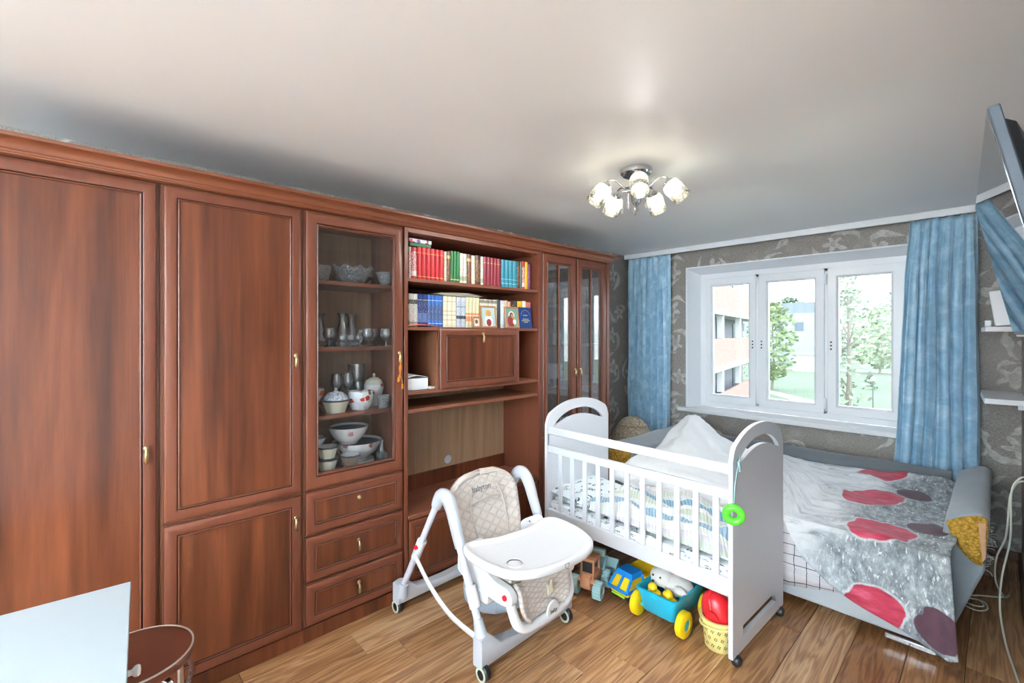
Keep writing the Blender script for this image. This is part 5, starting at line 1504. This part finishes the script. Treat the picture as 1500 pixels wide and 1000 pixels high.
# white duvet heaped at the left of the bed
simple('duvet_white', '#f6f9fc', .85, var=.04, sc=6, sheen=.2)
simple('duvet_trim', '#9aa3ae', .8)
def dfn(u, v):
    y = lerp(4.105, 2.825, v); x = lerp(-1.945, -.93 - .36 * (1 - v) ** 1.2, u)
    dx = x + 1.80; dy = y - 3.80
    bump_ = .262 * math.exp(-(dx / (.17 if dx < 0 else .30)) ** 2 - (dy / (.20 if dy > 0 else .42)) ** 2)
    bump2 = .05 * math.exp(-((x + 1.75) / .3) ** 2 - ((y - 3.1) / .25) ** 2)
    e = min(1, min(u, 1 - u) * 10) * min(1, min(v, 1 - v) * 10)
    ang_ = math.atan2(dy, dx); rr_ = math.hypot(dx, dy)
    wr = .016 * math.sin(ang_ * 9 + 2 * fbm(x * 3, y * 3)) * min(1, rr_ * 4) * math.exp(-rr_ * 1.2) + .034 * fbm(x * 4.5, y * 4.5, 1) + .012 * math.sin((x * .9 + y * .45) * 16 + 2.5 * fbm(x * 2, y * 2, 3))
    z = .500 + .030 * e + (bump_ + bump2) * (.25 + .75 * e) + wr * e
    return Vector((x, y - .05 * bump_, max(z, .497)))
dv_ = thing('duvet', 'white duvet heaped into a peak at the left end of the sofa bed', 'duvet', (-1.45, 3.45, .495))
MB().sheet(dfn, 60, 60).build('cover', 'duvet_white', dv_, solid=.010, soff=-1, angle=85)
MB().tube([dfn(1 - .0, k / 40) + Vector((0, 0, .002)) for k in range(41)], .006, 6).build('edge_piping', 'duvet_trim', dv_)
# low hem hanging towards the cot
MB().sheet(lambda u, v: Vector((lerp(-1.94, -.92, u), 2.822 - .020 * min(1, v * 2) + .006 * math.sin(u * 40), .512 - .075 * v + .006 * math.sin(u * 23))), 50, 6).build('hem', 'duvet_white', dv_, solid=.008)

# patterned bolster in the corner
m, nt, b = newmat('zebra_print'); g = G(nt)
n_ = g.noise(g.scale(g.obj(), (10, 10, 14)), 1.0, 3, .55, 1.6)
ln = g.math('ABSOLUTE', g.math('SINE', g.math('MULTIPLY', n_, 40.0)))
g.put(b.inputs['Base Color'], g.ramp(ln, [(.0, '#33291f'), (.32, '#5a4a3a'), (.48, '#c6b9a2'), (1, '#d4c9b5')])); b.inputs['Roughness'].default_value = .9
bo = thing('floor_cushion', 'tall beige cushion with dark sketchy lines standing in the corner left of the sofa', 'cushion', (-2.52, 4.05, 0))
MB().ball((-2.53, 4.05, .335), .21, .20, .335, 24, 18, f=lambda d: 1 + .10 * (abs(d.x) ** 4 + abs(d.y) ** 4) + .03 * fbm(d.x * 3, d.y * 3, d.z * 3)).build('cover', 'zebra_print', bo, angle=80)
MB().tube([(-2.53 + .15 * math.cos(a), 4.05 + .14 * math.sin(a), .585) for a in [k * math.pi / 16 for k in range(32)]], .005, 6, closed=True).build('seam_piping', 'foam_pink', bo)
# ------------------------------------------------------------------ toys under the cot
simple('toy_teal', '#22aecf', .3); simple('toy_yellow', '#f0c818', .3); simple('toy_blue', '#1583d6', .3); simple('toy_dark', '#2c2f33', .5)
simple('toy_mint', '#a9cdd0', .45); simple('toy_peach', '#d79a74', .5); simple('toy_orange', '#e0a040', .45); simple('toy_red', '#d3212a', .35)
simple('toy_lime', '#9cc832', .4); simple('basket_cream', '#ead98c', .45); simple('plush_white', '#e6e3de', .95, var=.12, sc=60, sheen=.6, bump=.6); simple('plush_pink', '#d8a9a0', .9)
def wheel(par, c, r, w, mt, mh, ax='x', n=24, name='wheel', knobs=0, world=False):
    mb = MB().lathe([(r * .45, -w / 2), (r * .85, -w / 2), (r, -w * .32), (r, w * .32), (r * .85, w / 2), (r * .45, w / 2), (r * .42, w * .3), (r * .42, -w * .3), (r * .45, -w / 2)], c, n, ax, cap=False)
    if knobs:
        for k in range(knobs):
            a = 2 * math.pi * k / knobs
            R_ = Matrix.Rotation(a, 3, 'X') if ax == 'x' else Matrix.Rotation(a, 3, 'Y')
            d = Vector((0, math.cos(a), math.sin(a))) if ax == 'x' else Vector((math.sin(a), 0, math.cos(a)))
            R2 = Matrix.Rotation(a, 3, 'X')
            mb.obox(Vector(c) + d * (r * .99), (w * .92, r * .14, r * .10) if ax == 'x' else (r * .10, w * .92, r * .14), R2 if ax == 'x' else None)
    o = mb.build(name, mt, par, world=world, angle=40)
    MB().lathe([(0, -w * .36), (r * .45, -w * .36), (r * .45, w * .36), (r * .30, w * .44), (0, w * .46)], c, n, ax).build('hub', mh, o, world=world)
    return o
# peach and mint tractor
tr_ = thing('toy_tractor', 'peach toy tractor with mint ribbed wheels and a mint scoop, leftmost of the toys', 'toy', (-1.632, 2.17, 0), rad(15))
for s in (-1, 1):
    wheel(tr_, (.070 * s, -.065, .047), .047, .048, 'toy_mint', 'toy_orange', 'x', 24, knobs=18)
    wheel(tr_, (.066 * s, .085, .047), .047, .046, 'toy_mint', 'toy_orange', 'x', 24, knobs=18)
MB().box(-.032, .032, -.085, .10, .040, .085).build('chassis', 'toy_peach', tr_, world=False, bevel=.006)
MB().prism([(-.095, .06), (-.095, .105), (-.055, .118), (-.045, .06)], 'x', -.030, .030).build('hood', 'toy_peach', tr_, world=False, bevel=.006)
MB().box(-.055, .055, -.09, -.05, .082, .095).build('mudguard', 'toy_peach', tr_, world=False, bevel=.004)
cabm = MB()
for x in (-.036, .036):
    for y in (-.055, .030):
        cabm.box(x - .006, x + .006, y - .006, y + .006, .085, .190)
cabm.box(-.046, .046, -.066, .042, .188, .204); cabm.box(-.042, .042, -.061, .036, .085, .125)
tag(cabm.build('cab', 'toy_peach', tr_, world=False, bevel=.004), kind='stuff')
MB().box(-.028, .028, -.0625, -.058, .128, .184).build('cab_window', 'toy_dark', tr_, world=False)
MB().tube([(-.05, .06, .10), (-.05, .13, .15), (.05, .13, .15), (.05, .06, .10)], .009, 8).build('lift_arm', 'toy_mint', tr_, world=False)
sc_ = MB(); scp = [(.105, .02), (.150, .012), (.200, .03), (.205, .11), (.19, .125), (.185, .04), (.15, .026), (.115, .034)]
sc_.prism(scp, 'x', -.085, .10); sc_.prism([(.11, .02), (.20, .03), (.20, .12), (.15, .10)], 'x', -.088, -.083); sc_.prism([(.11, .02), (.20, .03), (.20, .12), (.15, .10)], 'x', .098, .103)
tag(sc_.build('scoop', 'toy_mint', tr_, world=False, bevel=.003), kind='stuff')
MB().box(-.05, .04, .110, .150, .150, .190).build('hopper', 'toy_mint', tr_, world=False, bevel=.008)

# yellow and blue dump truck
tk = thing('toy_truck', 'yellow toy dump truck with a blue window cab, between tractor and wagon', 'toy', (-1.425, 2.305, 0), rad(-6))
MB().box(-.055, .055, -.13, .16, .030, .055).build('chassis', 'toy_dark', tk, world=False, bevel=.005)
for s in (-1, 1):
    for y in (-.085, .10): wheel(tk, (.056 * s, y, .036), .036, .030, 'toy_dark', 'toy_dark', 'x', 20)
MB().loft([[(-.06, -.14, .055), (.06, -.14, .055), (.06, .0, .055), (-.06, .0, .055)], [(-.066, -.145, .085), (.066, -.145, .085), (.066, .0, .085), (-.066, .0, .085)], [(-.05, -.085, .150), (.05, -.085, .150), (.05, -.01, .150), (-.05, -.01, .150)]]).build('cab', 'toy_yellow', tk, world=False, bevel=.008)
cb2 = MB()
cb2.loft([[(-.058, -.098, .138), (.058, -.098, .138), (.058, .0, .138), (-.058, .0, .138)], [(-.05, -.088, .165), (.05, -.088, .165), (.05, -.005, .165), (-.05, -.005, .165)]])
for x in (-.062, 0, .062):
    cb2.tube([(x * .86, -.095, .145), (x, -.150, .086)], .008, 8)
cb2.tube([(-.064, -.152, .086), (.064, -.152, .086)], .009, 8)
for s in (-1, 1): cb2.tube([(.066 * s, -.150, .086), (.069 * s, -.01, .086), (.056 * s, -.005, .145)], .008, 8)
tag(cb2.build('window_frame', 'toy_blue', tk, world=False), kind='stuff')
MB().box(-.045, .045, -.150, -.138, .048, .060).build('bumper', 'toy_lime', tk, world=False, bevel=.004)
bdm = MB().loft([[(-.06, .01, .058), (.06, .01, .058), (.06, .17, .058), (-.06, .17, .058)], [(-.078, .0, .135), (.078, .0, .135), (.078, .20, .135), (-.078, .20, .135)], [(-.070, .008, .135), (.070, .008, .135), (.070, .192, .135), (-.070, .192, .135)], [(-.055, .018, .07), (.055, .018, .07), (.055, .162, .07), (-.055, .162, .07)]])
bdm.build('dump_bed', 'toy_yellow', tk, world=False, bevel=.004)

# turquoise wagon
wg = thing('toy_wagon', 'turquoise toy wagon on big yellow wheels', 'toy', (-1.19, 2.165, 0), rad(-1))
bx_ = MB()
def rr(x0, x1, y0, y1, z, r=.02):
    P = []
    for cx, cy_, a0 in ((x1 - r, y1 - r, 0), (x0 + r, y1 - r, 90), (x0 + r, y0 + r, 180), (x1 - r, y0 + r, 270)):
        for k in range(5): P.append((cx + r * math.cos(rad(a0 + k * 22.5)), cy_ + r * math.sin(rad(a0 + k * 22.5)), z))
    return P
bx_.loft([rr(-.082, .082, -.018, .262, .052), rr(-.090, .090, -.026, .270, .062), rr(-.106, .106, -.045, .288, .162), rr(-.114, .114, -.053, .296, .163), rr(-.115, .115, -.054, .297, .176), rr(-.104, .104, -.043, .286, .176), rr(-.100, .100, -.040, .282, .16), rr(-.086, .086, -.022, .266, .068)])
bx_.build('tub', 'toy_teal', wg, world=False, angle=50)
MB().box(-.022, .022, -.060, -.040, .155, .172).build('tow_notch', 'toy_teal', wg, world=False, bevel=.003)
for y in (0.0, .245):
    MB().tube([(-.125, y, .063), (.125, y, .063)], .008, 8).build('axle', 'toy_teal', wg, world=False)
    for s in (-1, 1): 
        w = wheel(wg, (.128 * s, y, .063), .063, .042, 'toy_yellow', 'toy_teal' if s > 0 else 'toy_yellow', 'x', 28)
pd = thing('plush_dog', 'white plush dog lying in the turquoise wagon', 'toy', (-1.18, 2.27, .07))
MB().ball((-1.235, 2.270, .195), .062, .055, .052, 18, 14, f=lambda d: 1 + .03 * fbm(d.x * 9, d.y * 9, d.z * 9)).build('head', 'plush_white', pd)
MB().ball((-1.165, 2.30, .165), .085, .07, .055, 18, 14, f=lambda d: 1 + .04 * fbm(d.x * 8, d.y * 8, d.z * 8)).build('body', 'plush_white', pd)
MB().ball((-1.250, 2.235, .178), .030, .022, .022, 12, 10).build('muzzle', 'plush_white', pd)
MB().ball((-1.258, 2.214, .184), .009, .006, .007, 10, 8).build('nose', 'toy_dark', pd)
for dx in (-.024, .018): MB().ball((-1.238 + dx, 2.222, .210), .006, .005, .006, 8, 6).build('eye', 'toy_dark', pd)
MB().ball((-1.125, 2.245, .172), .052, .024, .022, 14, 10, rot=Matrix.Rotation(rad(-20), 3, 'Z')).build('paw', 'plush_white', pd)
MB().ball((-1.190, 2.315, .222), .022, .034, .014, 12, 8).build('ear', 'plush_pink', pd)
for i, (x, y, z, r, lab) in enumerate(((-1.226, 2.185, .150, .033, 'left'), (-1.138, 2.182, .146, .036, 'right'))):
    d = thing('rubber_duck', lab + ' of two yellow rubber ducks at the front of the wagon', 'toy', (x, y, z - .08))
    MB().ball((x, y, z - .034), r * 1.25, r * 1.05, .045, 16, 12).build('body', 'toy_yellow', d)
    MB().ball((x - .012, y - .010, z + .022), r * .72, r * .7, r * .7, 14, 10).build('head', 'toy_yellow', d)
    MB().ball((x - .014, y - .010 - r * .75, z + .018), .010, .010, .005, 10, 6).build('beak', 'toy_orange', d)

# cream basket with a red sou'wester-like bucket on top
bk_ = thing('toy_basket', 'small cream pierced plastic basket beside the right cot end', 'basket', (-.915, 2.225, 0))
prof = [(0, .0), (.058, 0), (.064, .006), (.078, .135), (.088, .137), (.088, .150), (.076, .150), (.060, .012), (0, .010)]
MB().lathe(prof, n=32).build('tub', 'basket_cream', bk_, world=False, angle=45)
MB().tube([(.0835 * math.cos(a), .0835 * math.sin(a), .112 + .012 * math.sin(a + 2.2)) for a in [k * math.pi / 16 for k in range(32)]], .006, 8, closed=True).build('handle', 'basket_cream', bk_, world=False)
hl = MB(); hn_ = 0
for ring in range(3):
    for k in range(16):
        a = 2 * math.pi * (k + .5 * (ring % 2)) / 16; zc = .035 + ring * .034; rr_ = .0665 + .014 * (zc - .006) / .13
        for j in range(4):
            b2 = j * math.pi / 2 + .4
            c = Vector((rr_ * math.cos(a), rr_ * math.sin(a), zc)); tan = Vector((-math.sin(a), math.cos(a), 0))
            c2 = c + tan * (.0055 * math.cos(b2)) + Vector((0, 0, .0055 * math.sin(b2)))
            n3 = Vector((math.cos(a), math.sin(a), 0))
            hl.add([c2 + tan * .0032 + n3 * .0006, c2 + Vector((0, 0, .0032)) + n3 * .0006, c2 - tan * .0032 + n3 * .0006, c2 - Vector((0, 0, .0032)) + n3 * .0006], [(0, 1, 2, 3)])
tag(hl.build('piercing', 'dark_slot', bk_, world=False, recalc=False), kind='stuff')
rh = thing('toy_helmet', 'shiny red toy helmet lying tilted in the cream basket', 'toy', (-.915, 2.228, .14), 0)
RH = Matrix.Translation((-.918, 2.235, .150)) @ Matrix.Rotation(rad(-14), 4, 'Y') @ Matrix.Rotation(rad(14), 4, 'X')
MB().lathe([(.0735, -.012), (.0735, .004), (.070, .030), (.060, .066), (.044, .096), (.020, .112), (0, .115), (0, .110), (.04, .09), (.066, .03), (.070, -.012), (.0735, -.012)], n=32, ripple=lambda a, z: .05 * math.cos(2 * a), cap=False).xform(RH).build('shell', 'toy_red', rh)
MB().tube([(.0, .056, .060), (0, .040, .100), (0, 0, .118), (0, -.040, .100), (0, -.058, .060)], .007, 8).xform(RH).build('crest', 'toy_red', rh)
MB().prism([(-.030, 0), (.030, 0), (.022, .03), (0, .04), (-.022, .03)], 'y', -.075, -.069).xform(RH @ Matrix.Translation((0, 0, .025))).build('badge', 'toy_red', rh)
sd = thing('sand_mould', 'yellow sand mould behind the red helmet in the basket', 'toy', (-.93, 2.30, 0))
MB().lathe([(0, .0), (.03, .0), (.045, .06), (.05, .20), (.044, .20), (.03, .02), (0, .02)], (-.955, 2.345, .0), 20, ripple=rip(6, .05)).build('cup', 'toy_yellow', sd)
# ------------------------------------------------------------------ curtains and rail
def mat_curtain():
    m, nt, b = newmat('curtain_blue'); g = G(nt)
    p = g.scale(g.uv(), (9, 9, 1))
    n_ = g.noise(p, 1.0, 5, .65, .8)
    g.put(b.inputs['Base Color'], g.ramp(n_, [(.35, '#86b0ca'), (.55, '#a4c7dc'), (.72, '#cbe2ee')]))
    g.put(b.inputs['Roughness'], g.math('MULTIPLY_ADD', n_, .35, .22))
    b.inputs['Specular IOR Level'].default_value = .6; b.inputs['Sheen Weight'].default_value = .25
    g.bump(b, g.noise(g.uv(), 60, 3), .25, .003)
mat_curtain()
rl = thing('curtain_rail', 'white ceiling curtain rail along the window wall', 'curtain rail', (-1.36, 4.40, 2.37))
MB().box(XL + .018, XR - .004, 4.355, 4.440, 2.330, 2.3695).build('track', 'white_plastic', rl, bevel=.004)
MB().box(XL + .018, XR - .004, 4.349, 4.355, 2.318, 2.366).build('fascia', 'upvc', rl, bevel=.002)
def curtain(label, top, bot, npl, seed, z0=.03, lean=0.0):
    t = thing('curtain', label, 'curtain', ((top[0] + top[1]) / 2, 4.40, 2.33))
    def fn(u, v):
        e = v
        x = lerp(lerp(top[0], top[1], u), lerp(bot[0], bot[1], u), e)
        ph = npl * 2.6 * math.pi * u + 1.3 * fbm(u * 3, v * .8, seed)
        amp = lerp(.012, .046, min(1, v * 3)) * (.75 + .5 * fbm(u * 4, v * .5, seed + 5))
        y = 4.398 + amp * (2.0 * abs(math.sin(ph / 2)) ** .75 - 1.0) + .008 * math.sin(ph * 2.3 + 2 * v) * min(1, v * 4)
        x += .012 * math.cos(ph) * min(1, v * 3) + .014 * fbm(v * 2.2, u * 2, seed)
        pin = .012 * abs(math.sin(npl * math.pi * u * 1.0)) * max(0, 1 - v * 14)
        return Vector((x, max(4.353, min(y, 4.434)), lerp(2.329, z0, v) - pin))
    L = abs(top[1] - top[0]) * 1.9
    MB().sheet(fn, 150, 60, lambda u, v: (u * L, v * 2.3)).build('cloth', 'curtain_blue', t, solid=.003, angle=85)
    hd = MB()
    for k in range(int(npl * 2) + 1):
        q = k / (npl * 2); p = fn(q, 0)
        hd.box(p.x - .004, p.x + .004, p.y - .002, p.y + .002, 2.322, 2.3295)
    tag(hd.build('hook', 'white_plastic', t), kind='stuff')
    # narrow stitched side hem
    for q in (0.0, 1.0):
        MB().tube([fn(q, k / 30) for k in range(31)], .004, 5).build('side_hem', 'curtain_blue', t)
curtain('left blue satin curtain between the wall unit and the window', (-2.785, -2.305), (-2.81, -2.315), 5, 1, .03)
curtain('right blue satin curtain between the window and the shelves', (-.430, -.090), (-.575, -.055), 5, 9, .03)

# ------------------------------------------------------------------ television, tilted down on the right wall
m, nt, b = newmat('tv_screen'); g = G(nt)
b.inputs['Base Color'].default_value = (.006, .007, .008, 1); b.inputs['Roughness'].default_value = .02; b.inputs['Specular IOR Level'].default_value = .9
simple('tv_silver', '#3a424b', .5, .0)
simple('tv_back', '#1b1d20', .5)
tN, tF, tFB = Vector((-.0118, 1.156, 1.898)), Vector((-.046, 2.037, 1.898)), Vector((.036, 2.04, 1.498))
ex = (tF - tN).normalized(); ez = (tF - tFB); ez = (ez - ex * ez.dot(ex)).normalized(); en = ez.cross(ex).normalized()   # outward normal of the screen
if en.x > 0: en = -en
W_, H_ = (tF - tN).length, .409
TVM = Matrix(((ex.x, ez.x, en.x, tN.x), (ex.y, ez.y, en.y, tN.y), (ex.z, ez.z, en.z, tN.z), (0, 0, 0, 1)))   # local: x along, y up (0 at top), z out
TV = thing('television', 'flat television tilted down from the right wall near the ceiling', 'television', (.09, 1.6, 1.7))
MB().box(0, W_, -H_, 0, -.016, 0).xform(TVM).build('frame', 'tv_silver', TV, bevel=.002)
MB().box(.006, W_ - .004, -H_ + .010, -.005, 0, .0016).xform(TVM).build('screen', 'tv_screen', TV)
MB().loft([[(x, y, -.016) for x, y in ((.02, -.02), (W_ - .02, -.02), (W_ - .02, -H_ + .02), (.02, -H_ + .02))], [(x, y, -.030) for x, y in ((.03, -.03), (W_ - .03, -.03), (W_ - .03, -H_ + .02), (.03, -H_ + .02))], [(x, y, -.052) for x, y in ((.10, -.09), (W_ - .10, -.09), (W_ - .10, -H_ + .07), (.10, -H_ + .07))]]).xform(TVM).build('back_cover', 'tv_back', TV, bevel=.004)
MB().box(.30, .58, -.30, -.10, -.062, -.052).xform(TVM).build('mount_plate', 'tv_back', TV)
MB().box(.062, XR - .001, 1.50, 1.70, 1.62, 1.86).build('wall_bracket', 'tv_back', TV)

# ------------------------------------------------------------------ shelves on the right wall
def wshelf(label, z, th, y0, y1, x0):
    s = thing('wall_shelf', label, 'shelf', (XR, (y0 + y1) / 2, z))
    MB().prism([(XR - .001, y0), (x0 + .022, y0), (x0, y1 - .25 * (y1 - y0)), (x0 - .0, y1), (XR - .001, y1)], 'z', z - th, z).build('board', 'white_paint', s, bevel=.002)
    for y in (y0 + .08, y1 - .12): MB().box(XR - .03, XR - .001, y - .01, y + .01, z - th - .03, z - th).build('bracket', 'white_plastic', s)
    return s
wshelf('lower white wall shelf right of the blue curtain', 1.13, .030, 3.78, 4.34, -.072)
wshelf('upper white wall shelf right of the blue curtain, carrying a white router', 1.543, .028, 3.90, 4.34, -.070)
ro = thing('router_box', 'leaning white router box on the upper wall shelf', 'router', (.02, 4.05, 1.5435))
MB().obox((.016, 4.05, 1.655), (.075, .13, .215), Matrix.Rotation(rad(-7), 3, 'Y')).build('body', 'white_plastic', ro, bevel=.006)
ad = thing('adapter', 'small white adapter left of the router box on the upper wall shelf', 'adapter', (-.035, 4.10, 1.5435))
MB().box(-.052, -.022, 4.08, 4.12, 1.5435, 1.585).build('body', 'white_plastic', ad, bevel=.004)
MB().tube([(-.037, 4.12, 1.555), (-.02, 4.16, 1.552), (.03, 4.17, 1.5515)], .003, 6).build('lead', 'white_plastic', ad)

# ------------------------------------------------------------------ cables at the right wall
simple('cable_white', '#d9ddd2', .5)
def cable(label, pts, r=.0042):
    o = MB().tube(spline(pts, 8), r, 8).build('cable', 'cable_white', None, angle=80); return tag(o, label, 'cable')
cable('white cable hanging from the right wall and looping down to the floor in front', [(.104, 3.42, .79), (.075, 3.40, .775), (.050, 3.40, .70), (.046, 3.40, .47), (.018, 3.38, .28), (.010, 3.32, .14), (.028, 3.20, .03), (.055, 3.0, .0055), (.085, 2.75, .0055), (.095, 2.5, .0055)])
cable('second white cable hanging at the right wall and running behind the torn armrest', [(.104, 3.50, .75), (.07, 3.48, .735), (.046, 3.46, .66), (.032, 3.46, .46), (-.002, 3.50, .32), (-.004, 3.60, .16), (.03, 3.75, .03), (.048, 3.86, .0055), (.02, 3.80, .0055), (-.06, 3.74, .0055), (-.10, 3.70, .0055)])
cable('white cable coiled flat on the floor beside the right armrest', [(-.10, 3.66, .006), (-.05, 3.66, .006), (-.035, 3.58, .006), (-.07, 3.52, .006), (-.12, 3.54, .006), (-.125, 3.62, .008), (-.07, 3.64, .016), (-.05, 3.58, .016), (-.08, 3.55, .016), (-.13, 3.57, .012)], .0036)

# ------------------------------------------------------------------ chandelier
def mat_shade():
    m = bpy.data.materials.new('crackle_shade'); m.use_nodes = True; MATS['crackle_shade'] = m
    nt = m.node_tree; nt.nodes.clear(); g = G(nt)
    out = g.n('ShaderNodeOutputMaterial')
    vo = g.n('ShaderNodeTexVoronoi', feature='DISTANCE_TO_EDGE'); g.put(vo.inputs['Vector'], g.obj()); vo.inputs['Scale'].default_value = 55
    crack = g.math('LESS_THAN', vo.outputs['Distance'], .10)
    tr = g.n('ShaderNodeBsdfTransparent'); tr.inputs[0].default_value = (.95, .95, .93, 1)
    tl = g.n('ShaderNodeBsdfTranslucent'); tl.inputs[0].default_value = (.92, .91, .86, 1)
    df = g.n('ShaderNodeBsdfDiffuse'); df.inputs[0].default_value = (.62, .62, .55, 1)
    gl = g.n('ShaderNodeBsdfGlossy'); gl.inputs['Roughness'].default_value = .08
    m0 = g.n('ShaderNodeMixShader'); g.put(m0.inputs[0], .30); nt.links.new(tl.outputs[0], m0.inputs[1]); nt.links.new(df.outputs[0], m0.inputs[2])
    m1 = g.n('ShaderNodeMixShader'); g.put(m1.inputs[0], g.math('MULTIPLY_ADD', crack, -.45, .75)); nt.links.new(tr.outputs[0], m1.inputs[1]); nt.links.new(m0.outputs[0], m1.inputs[2])
    fr = g.n('ShaderNodeFresnel'); fr.inputs[0].default_value = 1.5
    m2 = g.n('ShaderNodeMixShader'); nt.links.new(fr.outputs[0], m2.inputs[0]); nt.links.new(m1.outputs[0], m2.inputs[1]); nt.links.new(gl.outputs[0], m2.inputs[2])
    nt.links.new(m2.outputs[0], out.inputs[0])
mat_shade()
LX, LY = -1.304, 2.125
CH = thing('chandelier', 'chrome ceiling chandelier with five lit crackle-glass shades', 'lamp', (LX, LY, ZC))
MB().lathe([(0, 2.3695), (.080, 2.3695), (.082, 2.362), (.080, 2.345), (.072, 2.338), (.02, 2.336), (.012, 2.325), (.012, 2.28), (.028, 2.272), (.034, 2.262), (.026, 2.250), (.012, 2.242), (.010, 2.20), (.016, 2.19), (0, 2.18)], (LX, LY, 0), 36).build('ceiling_plate', 'chrome', CH, angle=35)
cd = MB(); rn = random.Random(3)
for k in range(8):
    a = 2 * math.pi * k / 8
    cd.tube([(LX + .03 * math.cos(a), LY + .03 * math.sin(a), 2.25), (LX + .022 * math.cos(a), LY + .022 * math.sin(a), 2.195), (LX, LY, 2.165)], .0022, 5)
tag(cd.build('crown', 'chrome', CH), kind='stuff')
MB().ball((LX, LY, 2.158), .011, .011, .014, 12, 8).build('finial', 'cut_crystal', CH)
cam_az = math.atan2(-LY, -LX)
for k in range(5):
    a = cam_az + rad(4) + k * 2 * math.pi / 5
    d = Vector((math.cos(a), math.sin(a), 0)); c0 = Vector((LX, LY, 0))
    arm_ = spline([c0 + d * .012 + Vector((0, 0, 2.285)), c0 + d * .06 + Vector((0, 0, 2.268)), c0 + d * .115 + Vector((0, 0, 2.305)), c0 + d * .155 + Vector((0, 0, 2.300)), c0 + d * .162 + Vector((0, 0, 2.278))], 6)
    ao = MB().tube(arm_, .0052, 8).build('arm', 'chrome', CH)
    axis = (d * .62 + Vector((0, 0, -.78))).normalized()
    Q = Vector((0, 0, 1)).rotation_difference(axis).to_matrix().to_4x4()
    M_ = Matrix.Translation(c0 + d * .155 + Vector((0, 0, 2.282))) @ Q
    MB().lathe([(0, 0), (.020, 0), (.026, .006), (.027, .020), (.022, .024), (0, .024)], n=20).xform(M_).build('socket_cup', 'chrome', ao)
    MB().lathe([(.024, .016), (.041, .024), (.046, .040), (.046, .120), (.0435, .122), (.0430, .042), (.038, .028), (.024, .020), (.024, .016)], n=28, cap=False).xform(M_).build('shade', 'crackle_shade', ao)
    bo_ = MB().lathe([(0, .024), (.010, .026), (.011, .040), (.016, .052), (.0165, .066), (.010, .078), (0, .081)], n=16).xform(M_).build('bulb', 'bulb', ao)
    p = M_ @ Vector((0, 0, .138))
    L = add_light('bulb_light', 'SPOT', p, BULB_W, (1.0, .97, .92), shadow_soft_size=.03, spot_size=rad(165), spot_blend=.7)
    L.rotation_euler = Q.to_3x3().to_euler(); L.rotation_euler = (Q.to_3x3() @ Matrix.Rotation(rad(180), 3, 'X')).to_euler()
    L.parent = CH; L.location = p - Vector((LX, LY, ZC))
    a2 = a + rad(36); q = c0 + Vector((math.cos(a2), math.sin(a2), 0)) * .075
    MB().tube([q + Vector((0, 0, 2.26)), q + Vector((0, 0, 2.175))], .0012, 4).build('crystal_wire', 'chrome', CH)
    MB().lathe([(0, -.022), (.007, -.008), (.008, .004), (.003, .014), (0, .015)], (q.x, q.y, 2.165), 8).build('crystal_drop', 'cut_crystal', CH, angle=20)
    MB().tube([c0 + Vector((0, 0, 2.262)), q + Vector((0, 0, 2.262))], .002, 5).build('crystal_arm', 'chrome', CH)

# ------------------------------------------------------------------ white table and stool in the left foreground
simple('table_white', '#adb6bb', .4)
TB = thing('white_table', 'white table with a round drawer knob in front of the brown stool', 'table', (-1.80, .1035, 0), rad(-4.1))
def tbp(mb, n, m_='table_white', par=TB, **k): return mb.build(n, m_, par, world=False, **k)
tbp(MB().box(0, .86, -.62, 0, .728, .750), 'tabletop', bevel=.002)
tbp(MB().box(.20, .80, -.58, -.018, .600, .727), 'drawer_case', bevel=.002)
dr = tbp(MB().box(.23, .77, -.018, -.006, .612, .716), 'drawer', bevel=.003)
tbp(MB().lathe([(0, 0), (.0075, 0), (.0065, .012), (.0125, .018), (.0135, .024), (.010, .029), (0, .030)], (.372, -.006, .684), 20, 'y'), 'knob', 'white_plastic', dr)
for x, y in ((.22, -.57), (.78, -.57), (.22, -.05), (.78, -.05)):
    tbp(MB().box(x - .022, x + .022, y - .022, y + .022, 0, .600), 'leg', bevel=.003)
simple('stool_vinyl', '#74402f', .38, var=.15, sc=12)
simple('stool_edge', '#cfc9c2', .35, .3)
SX, SY = -1.838, .112
ST = thing('round_stool', 'round stool with brown vinyl seat and chrome tube legs beside the white table', 'stool', (SX, SY, 0))
MB().lathe([(0, .462), (.140, .462), (.152, .468), (.155, .480), (.152, .494), (.144, .500), (0, .502)], n=48).build('seat', 'stool_vinyl', ST, world=False, angle=50)
MB().tube([(.1515 * math.cos(a), .1515 * math.sin(a), .4965) for a in [k * math.pi / 24 for k in range(48)]], .0032, 6, closed=True).build('seat_trim', 'stool_edge', ST, world=False)
for k in range(2):
    a = rad(35 + 90 * k); c, s = math.cos(a), math.sin(a)
    def q(r, z): return (r * c, r * s, z)
    MB().tube(spline([q(.165, .011), q(.160, .25), q(.150, .41), q(.10, .448), q(0, .452 - .022 * k), q(-.10, .448), q(-.150, .41), q(-.160, .25), q(-.165, .011)], 6), .0105, 10).build('leg', 'chrome', ST, world=False)
MB().tube([(.150 * math.cos(a), .150 * math.sin(a), .395) for a in [k * math.pi / 20 for k in range(40)]], .008, 8, closed=True).build('leg_ring', 'chrome', ST, world=False)
